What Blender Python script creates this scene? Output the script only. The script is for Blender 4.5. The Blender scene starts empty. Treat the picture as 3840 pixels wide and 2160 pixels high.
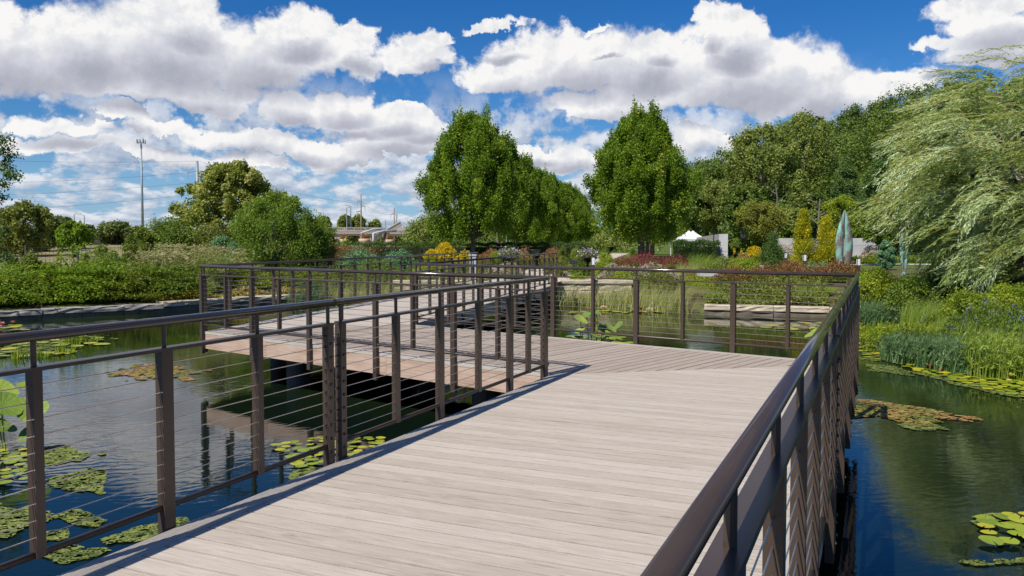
import bpy, bmesh, math, random
import numpy as np
from mathutils import Vector
random.seed(7)
RNG = np.random.default_rng(11)
SC = bpy.context.scene
COL = SC.collection
F, PITCH, H, CY = 3096.0, 0.0424, 1.48, 1035.0
CP, SP = math.cos(PITCH), math.sin(PITCH)
WZ = -0.76                                   # water level
# ------------------------------------------------------------ camera geometry used to survey the photo
def ray(px, py):
    xc, yc = (px-1920)/F, -(py-CY)/F
    return xc, CP+yc*SP, -SP+yc*CP
def ground(px, py, z=0.0):                   # where the line of sight meets height z
    x, y, w = ray(px, py); t = (z-H)/w
    return x*t, y*t
def at(px, py, d):                           # the point at distance d ahead
    x, y, w = ray(px, py); t = d/y
    return x*t, d, H+w*t
def XX(px, d): return at(px, 904, d)[0]
def ZZ(py, d): return at(1920, py, d)[2]
# ------------------------------------------------------------ helpers
def tag(o, label=None, cat=None, group=None, kind=None):
    if label: o['label'] = label
    if cat: o['category'] = cat
    if group: o['group'] = group
    if kind: o['kind'] = kind
    return o
def empty(name, loc, label, cat, group=None, rz=0.0):
    o = bpy.data.objects.new(name, None); COL.objects.link(o); o.location = loc; o.rotation_euler = (0, 0, rz)
    return tag(o, label, cat, group)
def link(name, me, mat=None, parent=None, world=True):
    """link a mesh; its vertices are in world space unless world=False"""
    o = bpy.data.objects.new(name, me); COL.objects.link(o)
    if mat is not None and not me.materials: me.materials.append(mat)
    if parent is not None:
        o.parent = parent
        if world:
            r = parent
            off = Vector((0, 0, 0))
            while r is not None: off += Vector(r.location); r = r.parent
            o.location = -off
    return o
def recenter(o, loc):
    """move a mesh object's origin to loc"""
    me = o.data; n = len(me.vertices); a = np.empty(n*3, np.float32); me.vertices.foreach_get('co', a)
    a = a.reshape(-1, 3)-np.array(loc, np.float32); me.vertices.foreach_set('co', a.ravel()); me.update(); o.location = loc
    return o
def np_mesh(name, V, Fc, tone=None, smooth=False):
    V = np.asarray(V, np.float32); Fc = np.asarray(Fc, np.int32); k = Fc.shape[1]
    me = bpy.data.meshes.new(name)
    me.vertices.add(len(V)); me.vertices.foreach_set('co', V.ravel())
    me.loops.add(Fc.size); me.loops.foreach_set('vertex_index', Fc.ravel())
    me.polygons.add(len(Fc)); me.polygons.foreach_set('loop_start', np.arange(0, Fc.size, k, dtype=np.int32))
    if smooth: me.polygons.foreach_set('use_smooth', np.ones(len(Fc), bool))
    me.update(calc_edges=True)
    if tone is not None:
        a = me.attributes.new('tone', 'FLOAT', 'FACE'); a.data.foreach_set('value', np.asarray(tone, np.float32))
    return me
class MB:
    def __init__(s): s.v = []; s.f = []; s.n = 0
    def add(s, V, Fc):
        s.v.extend([tuple(p) for p in V]); s.f.extend([tuple(i+s.n for i in q) for q in Fc]); s.n += len(V)
    def box(s, c, ax, ay, az, hx, hy, hz):
        c = np.array(c, float); ax, ay, az = [np.array(a, float) for a in (ax, ay, az)]
        V = [c+sx*hx*ax+sy*hy*ay+sz*hz*az for sz in (-1, 1) for sy in (-1, 1) for sx in (-1, 1)]
        s.add(V, [(0, 2, 3, 1), (4, 5, 7, 6), (0, 1, 5, 4), (2, 6, 7, 3), (0, 4, 6, 2), (1, 3, 7, 5)])
    def bar(s, a, b, w, h, up=(0, 0, 1)):
        a = np.array(a, float); b = np.array(b, float); d = b-a; L = np.linalg.norm(d); d /= L
        u = np.array(up, float); u = u-d*np.dot(u, d)
        if np.linalg.norm(u) < 1e-6: u = np.array((1, 0, 0.))-d*d[0]
        u /= np.linalg.norm(u); sd = np.cross(d, u)
        s.box((a+b)/2, d, sd, u, L/2, w/2, h/2)
    def tube(s, pts, rs, n=8, cap=True):
        pts = [np.array(p, float) for p in pts]
        if not hasattr(rs, '__len__'): rs = [rs]*len(pts)
        V = []; prev = None
        for i, p in enumerate(pts):
            d = pts[min(i+1, len(pts)-1)]-pts[max(i-1, 0)]; d /= (np.linalg.norm(d)+1e-12)
            u = prev if prev is not None else (np.array((0, 0, 1.)) if abs(d[2]) < .9 else np.array((1., 0, 0)))
            u = u-d*np.dot(u, d); u /= np.linalg.norm(u); prev = u; w = np.cross(d, u)
            for k in range(n):
                a = 2*math.pi*k/n; V.append(p+rs[i]*(math.cos(a)*u+math.sin(a)*w))
        Fc = []
        for i in range(len(pts)-1):
            for k in range(n):
                Fc.append((i*n+k, i*n+(k+1) % n, (i+1)*n+(k+1) % n, (i+1)*n+k))
        if cap: Fc.append(tuple(range(n-1, -1, -1))); Fc.append(tuple((len(pts)-1)*n+k for k in range(n)))
        s.add(V, Fc)
    def lathe(s, c, prof, n=20, cap=True):
        V = []
        for r, z in prof:
            for k in range(n):
                a = 2*math.pi*k/n; V.append((c[0]+r*math.cos(a), c[1]+r*math.sin(a), c[2]+z))
        Fc = []
        for i in range(len(prof)-1):
            for k in range(n): Fc.append((i*n+k, i*n+(k+1) % n, (i+1)*n+(k+1) % n, (i+1)*n+k))
        if cap: Fc.append(tuple(range(n-1, -1, -1))); Fc.append(tuple((len(prof)-1)*n+k for k in range(n)))
        s.add(V, Fc)
    def ball(s, c, r, sc=(1, 1, 1), n=10):
        m = n//2
        s.lathe((c[0], c[1], c[2]), [(max(1e-4, r*sc[0]*math.sin(math.pi*i/m)), -r*sc[2]*math.cos(math.pi*i/m)) for i in range(m+1)], n, cap=False)
    def prism(s, poly, z0, z1):
        n = len(poly)
        V = [(x, y, z0) for x, y in poly]+[(x, y, z1) for x, y in poly]
        s.add(V, [tuple(range(n-1, -1, -1)), tuple(range(n, 2*n))]+[(i, (i+1) % n, n+(i+1) % n, n+i) for i in range(n)])
    def mesh(s, name, smooth=False):
        me = bpy.data.meshes.new(name); me.from_pydata(s.v, [], s.f); me.update()
        if smooth:
            for p in me.polygons: p.use_smooth = len(p.vertices) == 4
        return me
    def build(s, name, mat, parent=None, smooth=False, world=True): return link(name, s.mesh(name, smooth), mat, parent, world)
def copy_tree(o, parent=None):
    c = o.copy(); COL.objects.link(c)
    if parent is not None: c.parent = parent
    for ch in o.children: copy_tree(ch, c)
    return c
# ------------------------------------------------------------ node helpers
class NT:
    def __init__(s, nt): s.nt = nt
    def n(s, t, **kw):
        nd = s.nt.nodes.new(t)
        for k, v in kw.items(): setattr(nd, k, v)
        return nd
    def set(s, sock, v):
        if isinstance(v, bpy.types.NodeSocket): s.nt.links.new(v, sock)
        else: sock.default_value = v
    def m(s, op, a, b=None, c=None, clamp=False):
        nd = s.n('ShaderNodeMath', operation=op, use_clamp=clamp); s.set(nd.inputs[0], a)
        if b is not None: s.set(nd.inputs[1], b)
        if c is not None: s.set(nd.inputs[2], c)
        return nd.outputs[0]
    def vm(s, op, a, b=None, out=0):
        nd = s.n('ShaderNodeVectorMath', operation=op); s.set(nd.inputs[0], a)
        if b is not None:
            s.set(nd.inputs[3 if op == 'SCALE' else 1], b)
        return nd.outputs[out]
    def noise(s, vec, scale, detail=4, rough=.55, dims='3D', out=0, lac=2.0, dist=0.0):
        nd = s.n('ShaderNodeTexNoise', noise_dimensions=dims)
        if vec is not None: s.set(nd.inputs['Vector'], vec)
        nd.inputs['Scale'].default_value = scale; nd.inputs['Detail'].default_value = detail
        nd.inputs['Roughness'].default_value = rough; nd.inputs['Lacunarity'].default_value = lac; nd.inputs['Distortion'].default_value = dist
        return nd.outputs[out]
    def ramp(s, fac, stops, interp='LINEAR'):
        nd = s.n('ShaderNodeValToRGB'); s.set(nd.inputs[0], fac); cr = nd.color_ramp; cr.interpolation = interp
        while len(cr.elements) < len(stops): cr.elements.new(.5)
        for e, (p, c) in zip(cr.elements, stops):
            e.position = p; e.color = (*c, 1) if len(c) == 3 else c
        return nd.outputs[0]
    def mix(s, fac, a, b, mode='MIX'):
        nd = s.n('ShaderNodeMix', data_type='RGBA', blend_type=mode); s.set(nd.inputs[0], fac)
        def cc(v): return (*v, 1) if isinstance(v, tuple) and len(v) == 3 else v
        s.set(nd.inputs[6], cc(a)); s.set(nd.inputs[7], cc(b)); return nd.outputs[2]
    def mr(s, v, a, b, c=0., d=1., smooth=False):
        nd = s.n('ShaderNodeMapRange', interpolation_type='SMOOTHSTEP' if smooth else 'LINEAR')
        s.set(nd.inputs[0], v)
        for i, q in enumerate((a, b, c, d)): nd.inputs[i+1].default_value = q
        return nd.outputs[0]
    def mapping(s, vec, scale=(1, 1, 1), rot=(0, 0, 0)):
        nd = s.n('ShaderNodeMapping'); s.set(nd.inputs[0], vec); nd.inputs['Scale'].default_value = scale; nd.inputs['Rotation'].default_value = rot
        return nd.outputs[0]
def mat(name):
    m = bpy.data.materials.new(name); m.use_nodes = True; nt = m.node_tree; nt.nodes.clear(); t = NT(nt)
    out = t.n('ShaderNodeOutputMaterial'); b = t.n('ShaderNodeBsdfPrincipled'); nt.links.new(b.outputs[0], out.inputs[0])
    return m, t, b, out
def bump(t, b, h, strength=.3, dist=.01):
    nd = t.n('ShaderNodeBump'); nd.inputs['Strength'].default_value = strength; nd.inputs['Distance'].default_value = dist
    t.set(nd.inputs['Height'], h); t.set(b.inputs['Normal'], nd.outputs[0]); return nd
def simple(name, c1, c2, scale=5, rough=.7, metallic=0., bmp=.0, bd=.01, detail=4, spec=.5):
    m, t, b, o = mat(name); g = t.n('ShaderNodeNewGeometry').outputs['Position']
    n = t.noise(g, scale, detail, .6)
    t.set(b.inputs['Base Color'], t.ramp(n, [(.3, c1), (.7, c2)])); b.inputs['Roughness'].default_value = rough; b.inputs['Metallic'].default_value = metallic
    b.inputs['Specular IOR Level'].default_value = spec
    if bmp: bump(t, b, n, bmp, bd)
    return m
def foliage(name, dark, mid, light, transl=.3, rough=.55, acc=None):
    """leaf material: colour varies leaf by leaf with the 'tone' attribute"""
    m, t, b, out = mat(name)
    a = t.n('ShaderNodeAttribute', attribute_name='tone').outputs['Fac']
    st = [(0., dark), (.5, mid), (.93, light)]
    if acc: st.append((1., acc))
    c = t.ramp(a, st)
    t.set(b.inputs['Base Color'], c); b.inputs['Roughness'].default_value = rough; b.inputs['Specular IOR Level'].default_value = .35
    tr = t.n('ShaderNodeBsdfTranslucent'); t.set(tr.inputs[0], t.mix(.5, c, (min(1, light[0]*1.3), min(1, light[1]*1.4), light[2]*.6)))
    mx = t.n('ShaderNodeMixShader'); mx.inputs[0].default_value = transl
    t.nt.links.new(b.outputs[0], mx.inputs[1]); t.nt.links.new(tr.outputs[0], mx.inputs[2]); t.nt.links.new(mx.outputs[0], out.inputs[0])
    return m
M = {}
M['bronze'] = simple('bronze_paint', (.060, .041, .029), (.074, .052, .038), 3, .33, 0., spec=.42)
def deck_mat(name, tint=(1, 1, 1)):
    m, t, b, o = mat(name)
    uv = t.n('ShaderNodeUVMap', uv_map='UVMap').outputs[0]
    a = t.n('ShaderNodeAttribute', attribute_name='tone').outputs['Fac']
    gm_ = t.noise(t.mapping(uv, (1.5, 4, 1)), 1.7, 4, .6); g0 = t.noise(t.mapping(uv, (2.0, 27, 1)), 1.7, 6, .66, dist=1.3)
    g1 = t.m('ADD', .5, t.m('MULTIPLY', t.m('SUBTRACT', g0, .5), t.mr(gm_, .38, .62, .45, 1.5)))
    g2 = t.noise(t.mapping(uv, (2.4, 110, 1)), 2.0, 3, .6)
    blot = t.noise(t.mapping(uv, (1.6, 5, 1)), 1.3, 4, .6)
    v = t.m('ADD', t.m('MULTIPLY', g1, .62), t.m('ADD', t.m('MULTIPLY', g2, .26), t.m('MULTIPLY', blot, .14)))
    v = t.m('ADD', v, t.m('MULTIPLY', t.m('SUBTRACT', a, .5), .11))
    c = t.ramp(v, [(.30, tuple(x*y for x, y in zip((.33, .275, .215), tint))), (.48, tuple(x*y for x, y in zip((.47, .40, .325), tint))), (.62, tuple(x*y for x, y in zip((.56, .49, .41), tint))), (.80, tuple(x*y for x, y in zip((.65, .59, .52), tint)))])
    t.set(b.inputs['Base Color'], c); b.inputs['Roughness'].default_value = .8; b.inputs['Specular IOR Level'].default_value = .25
    sep = t.n('ShaderNodeSeparateXYZ'); t.set(sep.inputs[0], uv)
    rib = t.m('SINE', t.m('MULTIPLY', sep.outputs[1], 2*math.pi/.0175))
    hgt = t.m('ADD', t.m('MULTIPLY', rib, .22), g1)
    bump(t, b, hgt, .35, .004)
    return m
M['deck'] = deck_mat('weathered_deck_wood')
M['deck2'] = deck_mat('darker_deck_wood', (.80, .76, .74))  # same wood in a darker tint for the middle section
M['edge'] = deck_mat('deck_edge_wood', (.98, 1., 1.02))
def fascia_mat():
    m, t, b, o = mat('fascia_wood')
    uv = t.n('ShaderNodeUVMap', uv_map='UVMap').outputs[0]
    w = t.n('ShaderNodeTexWave', wave_type='RINGS', bands_direction='Z'); t.set(w.inputs[0], t.mapping(uv, (.55, 3.0, 1)))
    w.inputs['Scale'].default_value = 2.6; w.inputs['Distortion'].default_value = 7; w.inputs['Detail'].default_value = 3; w.inputs['Detail Scale'].default_value = 1.2
    n = t.noise(t.mapping(uv, (.8, 5, 1)), 2., 5, .6)
    c = t.mix(t.m('MULTIPLY', w.outputs['Fac'], .45), t.ramp(n, [(.3, (.33, .20, .13)), (.55, (.52, .36, .26)), (.8, (.6, .5, .42))]), (.58, .46, .37))
    c = t.mix(t.mr(n, .62, .72), c, (.5, .44, .4))
    t.set(b.inputs['Base Color'], c); b.inputs['Roughness'].default_value = .75
    return m
M['fascia'] = fascia_mat()
M['dark_steel'] = simple('dark_steel', (.02, .02, .022), (.045, .043, .045), 4, .6)
M['dark_wood'] = simple('joist_wood', (.06, .05, .04), (.12, .10, .08), 3, .85)
M['handrail'] = simple('polished_bronze', (.050, .036, .029), (.062, .046, .038), 3, .13, 0., spec=.55)
M['cable'] = simple('cable_steel', (.5, .46, .42), (.62, .58, .54), 20, .35, .9)
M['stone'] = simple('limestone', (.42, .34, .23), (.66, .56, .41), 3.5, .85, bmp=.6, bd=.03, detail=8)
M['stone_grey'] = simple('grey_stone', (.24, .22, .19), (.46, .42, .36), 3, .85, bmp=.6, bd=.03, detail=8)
M['stone_wet'] = simple('wet_stone', (.10, .08, .05), (.2, .16, .11), 4, .7, bmp=.4, bd=.02)
M['concrete'] = simple('pale_concrete', (.44, .42, .42), (.58, .55, .54), 1.5, .85, bmp=.1, detail=7)
M['concrete_far'] = simple('bridge_concrete', (.34, .29, .25), (.44, .38, .33), .3, .85)
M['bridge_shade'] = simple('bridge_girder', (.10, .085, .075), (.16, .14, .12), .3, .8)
M['path'] = simple('crushed_stone_path', (.44, .37, .29), (.62, .54, .45), 8, .95, bmp=.3, detail=8)
M['bark'] = simple('grey_bark', (.10, .08, .065), (.21, .18, .155), 9, .95, bmp=.8, bd=.03, detail=6)
M['bark_dark'] = simple('dark_bark', (.045, .035, .028), (.10, .085, .07), 9, .95, bmp=.6, bd=.03)
M['galv'] = simple('galvanised_steel', (.24, .28, .30), (.32, .36, .38), .8, .55, .3)
M['pole_wood'] = simple('pole_wood', (.20, .16, .13), (.30, .25, .2), 1, .9)
M['white'] = simple('white_canvas', (.78, .79, .82), (.84, .85, .88), 2, .7)
M['white_paint'] = simple('white_paint', (.75, .75, .76), (.8, .8, .8), 2, .4)
M['lamp_glass'] = simple('frosted_glass', (.74, .75, .76), (.8, .8, .81), 9, .35)
M['black'] = simple('black_metal', (.012, .012, .013), (.022, .021, .022), 4, .5)
M['glass'] = simple('dark_glass', (.02, .025, .03), (.04, .045, .05), 2, .1)
M['red_paint'] = simple('red_paint', (.4, .03, .02), (.45, .04, .03), 2, .4)
M['cream'] = simple('cream_beam', (.60, .49, .36), (.72, .62, .48), .6, .8, detail=7)
M['pale_steel'] = simple('pale_steel', (.42, .46, .50), (.52, .56, .6), 1, .5)
M['terracotta'] = simple('tan_clay', (.48, .34, .22), (.58, .42, .28), 2, .85)
M['asphalt'] = simple('asphalt', (.045, .045, .047), (.07, .07, .07), 3, .9)
def patina():
    m, t, b, o = mat('copper_patina'); g = t.n('ShaderNodeNewGeometry').outputs['Position']
    n = t.noise(t.mapping(g, (3, 3, 1.1)), 2.2, 7, .68)
    t.set(b.inputs['Base Color'], t.ramp(n, [(.36, (.17, .12, .09)), (.47, (.20, .19, .17)), (.53, (.20, .38, .32)), (.66, (.32, .54, .47))]))
    b.inputs['Roughness'].default_value = .65; b.inputs['Metallic'].default_value = .1; return m
M['patina'] = patina()
# foliage kinds
M['maple'] = foliage('maple_leaf', (0.0815, 0.147, 0.00917), (0.171, 0.284, 0.0161), (0.325, 0.43, 0.0344), 0.38, acc=(0.489, 0.383, 0.0459))
M['sycamore'] = foliage('sycamore_leaf', (0.146, 0.183, 0.0268), (0.278, 0.323, 0.0549), (0.527, 0.505, 0.146), 0.35, acc=(0.703, 0.618, 0.268))
M['cypress'] = foliage('feathery_leaf', (.09, .16, .018), (.19, .29, .03), (.34, .43, .07), .38)
M['shrub'] = foliage('shrub_leaf', (0.0791, 0.134, 0.0137), (0.158, 0.236, 0.0244), (0.276, 0.348, 0.0488), 0.38)
M['lime'] = foliage('lime_leaf', (0.158, 0.231, 0.0165), (0.289, 0.372, 0.0241), (0.448, 0.487, 0.0439), 0.38)
M['forsythia'] = foliage('arching_shrub_leaf', (0.0721, 0.114, 0.00997), (0.155, 0.206, 0.0183), (0.278, 0.316, 0.0375), 0.38)
M['wood'] = foliage('woodland_leaf', (0.0738, 0.12, 0.0157), (0.141, 0.207, 0.0295), (0.242, 0.315, 0.0522), 0.32)
M['wood2'] = foliage('poplar_leaf', (0.122, 0.17, 0.0292), (0.229, 0.287, 0.0531), (0.396, 0.423, 0.109), 0.32)
M['pine'] = foliage('pine_needle', (0.0457, 0.0956, 0.0165), (0.0991, 0.178, 0.0348), (0.182, 0.273, 0.0549), 0.2)
M['yew'] = foliage('yew_needle', (0.0305, 0.0708, 0.0122), (0.0634, 0.128, 0.022), (0.122, 0.207, 0.0366), 0.22)
M['far'] = foliage('far_leaf', (0.0762, 0.116, 0.0275), (0.138, 0.185, 0.0412), (0.244, 0.273, 0.0732), 0.3)
M['birch'] = foliage('birch_leaf', (.14, .16, .025), (.27, .29, .04), (.42, .42, .08), .4)
M['olive'] = foliage('olive_leaf', (0.11, 0.134, 0.0244), (0.207, 0.244, 0.0427), (0.342, 0.354, 0.0732), 0.35, acc=(0.39, 0.268, 0.0976))
M['teal'] = foliage('bluegreen_leaf', (0.0695, 0.157, 0.0703), (0.162, 0.315, 0.149), (0.29, 0.471, 0.246), 0.3)
M['gold'] = foliage('golden_conifer', (0.207, 0.241, 0.012), (0.437, 0.425, 0.015), (0.759, 0.644, 0.03), .3)
M['willow'] = foliage('willow_leaf', (0.131, 0.191, 0.0347), (0.328, 0.419, 0.104), (0.677, 0.789, 0.485), .3, rough=.42)
M['willow_twig'] = simple('willow_twig', (.34, .29, .05), (.45, .38, .09), 4, .6)
M['grass'] = foliage('grass_blade', (0.132, 0.205, 0.0198), (0.264, 0.359, 0.0439), (0.448, 0.512, 0.099), 0.35)
M['reed'] = foliage('reed_blade', (.20, .24, .05), (.42, .43, .13), (.66, .60, .32), .3)
M['drygrass'] = foliage('dry_grass_blade', (0.183, 0.207, 0.061), (0.366, 0.342, 0.146), (0.561, 0.464, 0.268), .3)
M['rush'] = foliage('rush_leaf', (.045, .10, .035), (.11, .20, .065), (.24, .34, .15), .3)
M['yellow'] = foliage('yellow_flower', (0.44, 0.297, 0.0076), (0.66, 0.468, 0.0095), (0.748, 0.558, 0.019), .2)
M['orange'] = foliage('orange_flower', (0.264, 0.108, 0.0475), (0.396, 0.18, 0.0855), (0.484, 0.27, 0.142), .2)
M['red'] = foliage('red_flower', (0.15, 0.0252, 0.0266), (0.246, 0.045, 0.0427), (0.352, 0.09, 0.0855), .2)
M['pink'] = foliage('pale_pink_flower', (.42, .3, .27), (.56, .44, .40), (.68, .58, .54), .2)
M['rust'] = foliage('rusty_plume', (.13, .055, .02), (.24, .11, .04), (.34, .17, .07), .2)
M['violet'] = foliage('blue_flower', (.10, .10, .32), (.17, .17, .48), (.3, .3, .6), .2)
M['lavender'] = foliage('pale_lilac_flower', (.25, .22, .26), (.4, .36, .42), (.62, .56, .62), .2)
M['goldcover'] = foliage('gold_groundcover', (0.207, 0.183, 0.0244), (0.39, 0.317, 0.0427), (0.586, 0.415, 0.0732), .25)
def pad_mat(name, c1, c2, c3):
    m, t, b, o = mat(name); oi = t.n('ShaderNodeObjectInfo').outputs['Random']; g = t.n('ShaderNodeNewGeometry').outputs['Position']
    n = t.noise(g, 5, 4, .6)
    t.set(b.inputs['Base Color'], t.ramp(t.m('ADD', t.m('MULTIPLY', oi, .55), t.m('MULTIPLY', n, .45)), [(.2, c1), (.5, c2), (.75, c3)]))
    b.inputs['Roughness'].default_value = .38; return m
M['pad'] = pad_mat('lily_pad', (.15, .22, .015), (.30, .36, .02), (.50, .42, .025))
M['pad2'] = pad_mat('rusty_lily_pad', (.16, .18, .03), (.30, .22, .05), (.34, .13, .05))
M['lotus_flat'] = pad_mat('lotus_leaf', (.12, .22, .05), (.20, .33, .09), (.33, .45, .14))
def lotus_mat():
    m, t, b, o = mat('lotus_leaf'); oi = t.n('ShaderNodeObjectInfo').outputs['Random']; c = t.n('ShaderNodeTexCoord').outputs['Object']
    sp = t.n('ShaderNodeSeparateXYZ'); t.set(sp.inputs[0], c); an = t.m('ARCTAN2', sp.outputs[1], sp.outputs[0])
    v = t.m('ABSOLUTE', t.m('SINE', t.m('MULTIPLY', an, 9.5))); n = t.noise(c, 4, 4, .6)
    base = t.ramp(t.m('ADD', t.m('MULTIPLY', oi, .5), t.m('MULTIPLY', n, .5)), [(.2, (.11, .19, .02)), (.5, (.20, .29, .03)), (.8, (.32, .38, .05))])
    t.set(b.inputs['Base Color'], t.mix(t.mr(v, .0, .14, .55, 0.), base, (.36, .46, .16))); b.inputs['Roughness'].default_value = .5
    bump(t, b, v, .25, .01); return m
M['lotus'] = lotus_mat()
def algae_mat():
    m, t, b, o = mat('algae'); g = t.n('ShaderNodeNewGeometry').outputs['Position']
    n = t.noise(g, 7, 7, .7)
    t.set(b.inputs['Base Color'], t.ramp(n, [(.30, (.05, .08, .015)), (.47, (.15, .19, .035)), (.7, (.32, .35, .07))])); b.inputs['Roughness'].default_value = .8
    bump(t, b, n, .5, .02); return m
M['algae'] = algae_mat()
def weed_mat():
    m, t, b, o = mat('floating_weed'); g = t.n('ShaderNodeNewGeometry').outputs['Position']
    n = t.noise(g, 9, 6, .75); n2 = t.noise(g, 2.2, 3, .6)
    c = t.mix(t.mr(n2, .4, .6), t.ramp(n, [(.35, (.22, .07, .035)), (.48, (.42, .20, .07)), (.6, (.36, .34, .05))]), t.ramp(n, [(.35, (.07, .10, .02)), (.6, (.30, .30, .05))]))
    t.set(b.inputs['Base Color'], c); b.inputs['Roughness'].default_value = .7; return m
M['weed'] = weed_mat()
# ------------------------------------------------------------ walkway plan (surveyed)
A = np.array([math.sin(.419), math.cos(.419)]); B = np.array([math.cos(.6734), -math.sin(.6734)]); A3 = np.array([math.sin(.2391), math.cos(.2391)])
C1 = np.array([4.155, 9.904]); C2 = np.array([-1.737, 14.605]); C3 = np.array([.397, 9.07]); C4 = np.array([-5.092, 13.448])
E4 = C4+A3*16.3; E2 = C2+A3*13.79
N0 = C3-A*13.5; N1 = C1-A*14.0
def right(v): return np.array([v[1], -v[0]])
def isect(p, d, q, e):
    Mx = np.array([[d[0], -e[0]], [d[1], -e[1]]]); s = np.linalg.solve(Mx, q-p); return p+d*s[0]
def offset_poly(w):
    """inner corners when the six rail lines are moved w towards the deck"""
    nA, nB, n3 = right(A), -right(B), right(A3)      # nB points away from camera
    l = N0+nA*w; c3 = isect(l, A, C3+nB*w, B); c4 = isect(C3+nB*w, B, C4+n3*w, A3)
    r = N1-nA*w; c1 = isect(r, A, C1-nB*w, B); c2 = isect(C1-nB*w, B, C2-n3*w, A3)
    return dict(n0=l, n1=r, c3=c3, c4=c4, c1=c1, c2=c2, e4=E4+n3*w, e2=E2-n3*w)
def clip(poly, p, n):
    out = []
    for i in range(len(poly)):
        a, b = poly[i], poly[(i+1) % len(poly)]
        da, db = np.dot(a-p, n), np.dot(b-p, n)
        if da >= 0: out.append(a)
        if (da >= 0) != (db >= 0): out.append(a+(b-a)*(da/(da-db)))
    return out
def board_mesh(name, poly, d, width=.14, gap=.010, z0=-.032, z1=0., seed=1):
    r = random.Random(seed); d = np.array(d)/np.linalg.norm(d); n = np.array([-d[1], d[0]])
    s = [np.dot(p, n) for p in poly]; lo, hi = min(s), max(s)
    V = []; Fc = []; UV = []; T = []; k = 0; q = lo
    while q < hi:
        st = clip(clip(list(poly), n*(q+gap/2), n), n*(q+width-gap/2), -n)
        if len(st) >= 3:
            # split the board lengthwise at random butt joints
            us = [np.dot(p, d) for p in st]; ua, ub = min(us), max(us)
            cuts = [ua, ub]
            for i in range(len(cuts)-1):
                pc = clip(clip(st, d*(cuts[i]+.001), d), d*(cuts[i+1]-.001), -d)
                if len(pc) < 3: continue
                m = len(pc); b0 = len(V); ou, ov = r.uniform(0, 50), r.uniform(0, 50); tn = r.random(); dz = r.uniform(-.0012, .0012)
                ar = sum(pc[j][0]*pc[(j+1) % m][1]-pc[(j+1) % m][0]*pc[j][1] for j in range(m))
                if ar < 0: pc = pc[::-1]
                for p in pc: V.append((p[0], p[1], z1+dz))
                for p in pc: V.append((p[0], p[1], z0))
                fs = [tuple(b0+j for j in range(m))]+[(b0+m+j, b0+m+(j+1) % m, b0+(j+1) % m, b0+j) for j in range(m)]
                for f in fs:
                    Fc.append(f); T.append(tn)
                    for vi in f:
                        p = V[vi]; UV.append((np.dot(p[:2], d)+ou, np.dot(p[:2], n)-q+round(ov)*.14+(z1-p[2])))
        q += width
    me = bpy.data.meshes.new(name); me.from_pydata(V, [], Fc); me.update()
    uv = me.uv_layers.new(name='UVMap'); uv.data.foreach_set('uv', np.array(UV, np.float32).ravel())
    a = me.attributes.new('tone', 'FLOAT', 'FACE'); a.data.foreach_set('value', np.array(T, np.float32))
    return me
bw = empty('boardwalk', (0, 0, 0), 'grey weathered timber boardwalk zigzagging across the pond on dark piles', 'boardwalk')
P0 = offset_poly(.03); P1 = offset_poly(.175)
d1 = right(A); d2 = np.array([math.sin(.72), math.cos(.72)]); d3 = right(A3)
link('deck', board_mesh('deck', [P1['n0'], P1['n1'], P1['c1'], P1['c3']], d1, seed=1), M['deck'], bw)['label'] = 'near deck section of pale sunlit boards'
link('deck', board_mesh('deck', [P1['c3'], P1['c1'], P1['c2'], P1['c4']], d2, gap=.012, seed=2), M['deck2'], bw)['label'] = 'middle deck section of darker diagonal boards'
link('deck', board_mesh('deck', [P1['c4'], P1['c2'], P1['e2'], P1['e4']], d3, seed=3), M['deck'], bw)['label'] = 'far deck section leading to the garden path'
for a, b in (('n0', 'c3'), ('c3', 'c4'), ('c4', 'e4'), ('n1', 'c1'), ('c1', 'c2'), ('c2', 'e2')):
    q = [P0[a], P0[b], P1[b], P1[a]]
    link('edge_board', board_mesh('edge_board', q, P0[b]-P0[a], width=.1455, gap=.002, z0=-.034, z1=.003, seed=ord(a[0])+ord(b[1])), M['edge'], bw)
def uv_slab(name, a, b, z0, z1, th, nrm, m, parent):
    """vertical board between plan points a and b"""
    a = np.array(a); b = np.array(b); L = np.linalg.norm(b-a); nrm = np.array(nrm)*th
    V = [(*a, z0), (*b, z0), (*b, z1), (*a, z1), (*(a+nrm), z0), (*(b+nrm), z0), (*(b+nrm), z1), (*(a+nrm), z1)]
    Fc = [(0, 1, 2, 3), (7, 6, 5, 4), (0, 4, 5, 1), (3, 2, 6, 7), (0, 3, 7, 4), (1, 5, 6, 2)]
    me = bpy.data.meshes.new(name); me.from_pydata(V, [], Fc); me.update(); uv = me.uv_layers.new(name='UVMap')
    u = {0: (0, z0), 1: (L, z0), 2: (L, z1), 3: (0, z1), 4: (0, z0+.05), 5: (L, z0+.05), 6: (L, z1+.05), 7: (0, z1+.05)}
    off = random.uniform(0, 20)
    for lp in me.loops: uv.data[lp.index].uv = (u[lp.vertex_index][0]+off, u[lp.vertex_index][1])
    return link(name, me, m, parent)
PF = offset_poly(.034); nA, nB, n3 = right(A), -right(B), right(A3)
for a, b, nr in (('n0', 'c3', nA), ('c4', 'e4', n3), ('n1', 'c1', -nA), ('c1', 'c2', -nB), ('c2', 'e2', -n3)):
    uv_slab('fascia_board', PF[a], PF[b], -.275, -.036, .05, nr, M['fascia'], bw)
dv = PF['c3']-PF['c4']                       # the fascia facing the camera is three boards end to end
for s0, s1 in ((0, .245), (.2455, .62), (.6205, 1.0)):
    uv_slab('fascia_board', PF['c4']+dv*s0, PF['c4']+dv*s1, -.275, -.036, .05, nB, M['fascia'], bw)
PJ = offset_poly(.5)
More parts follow.
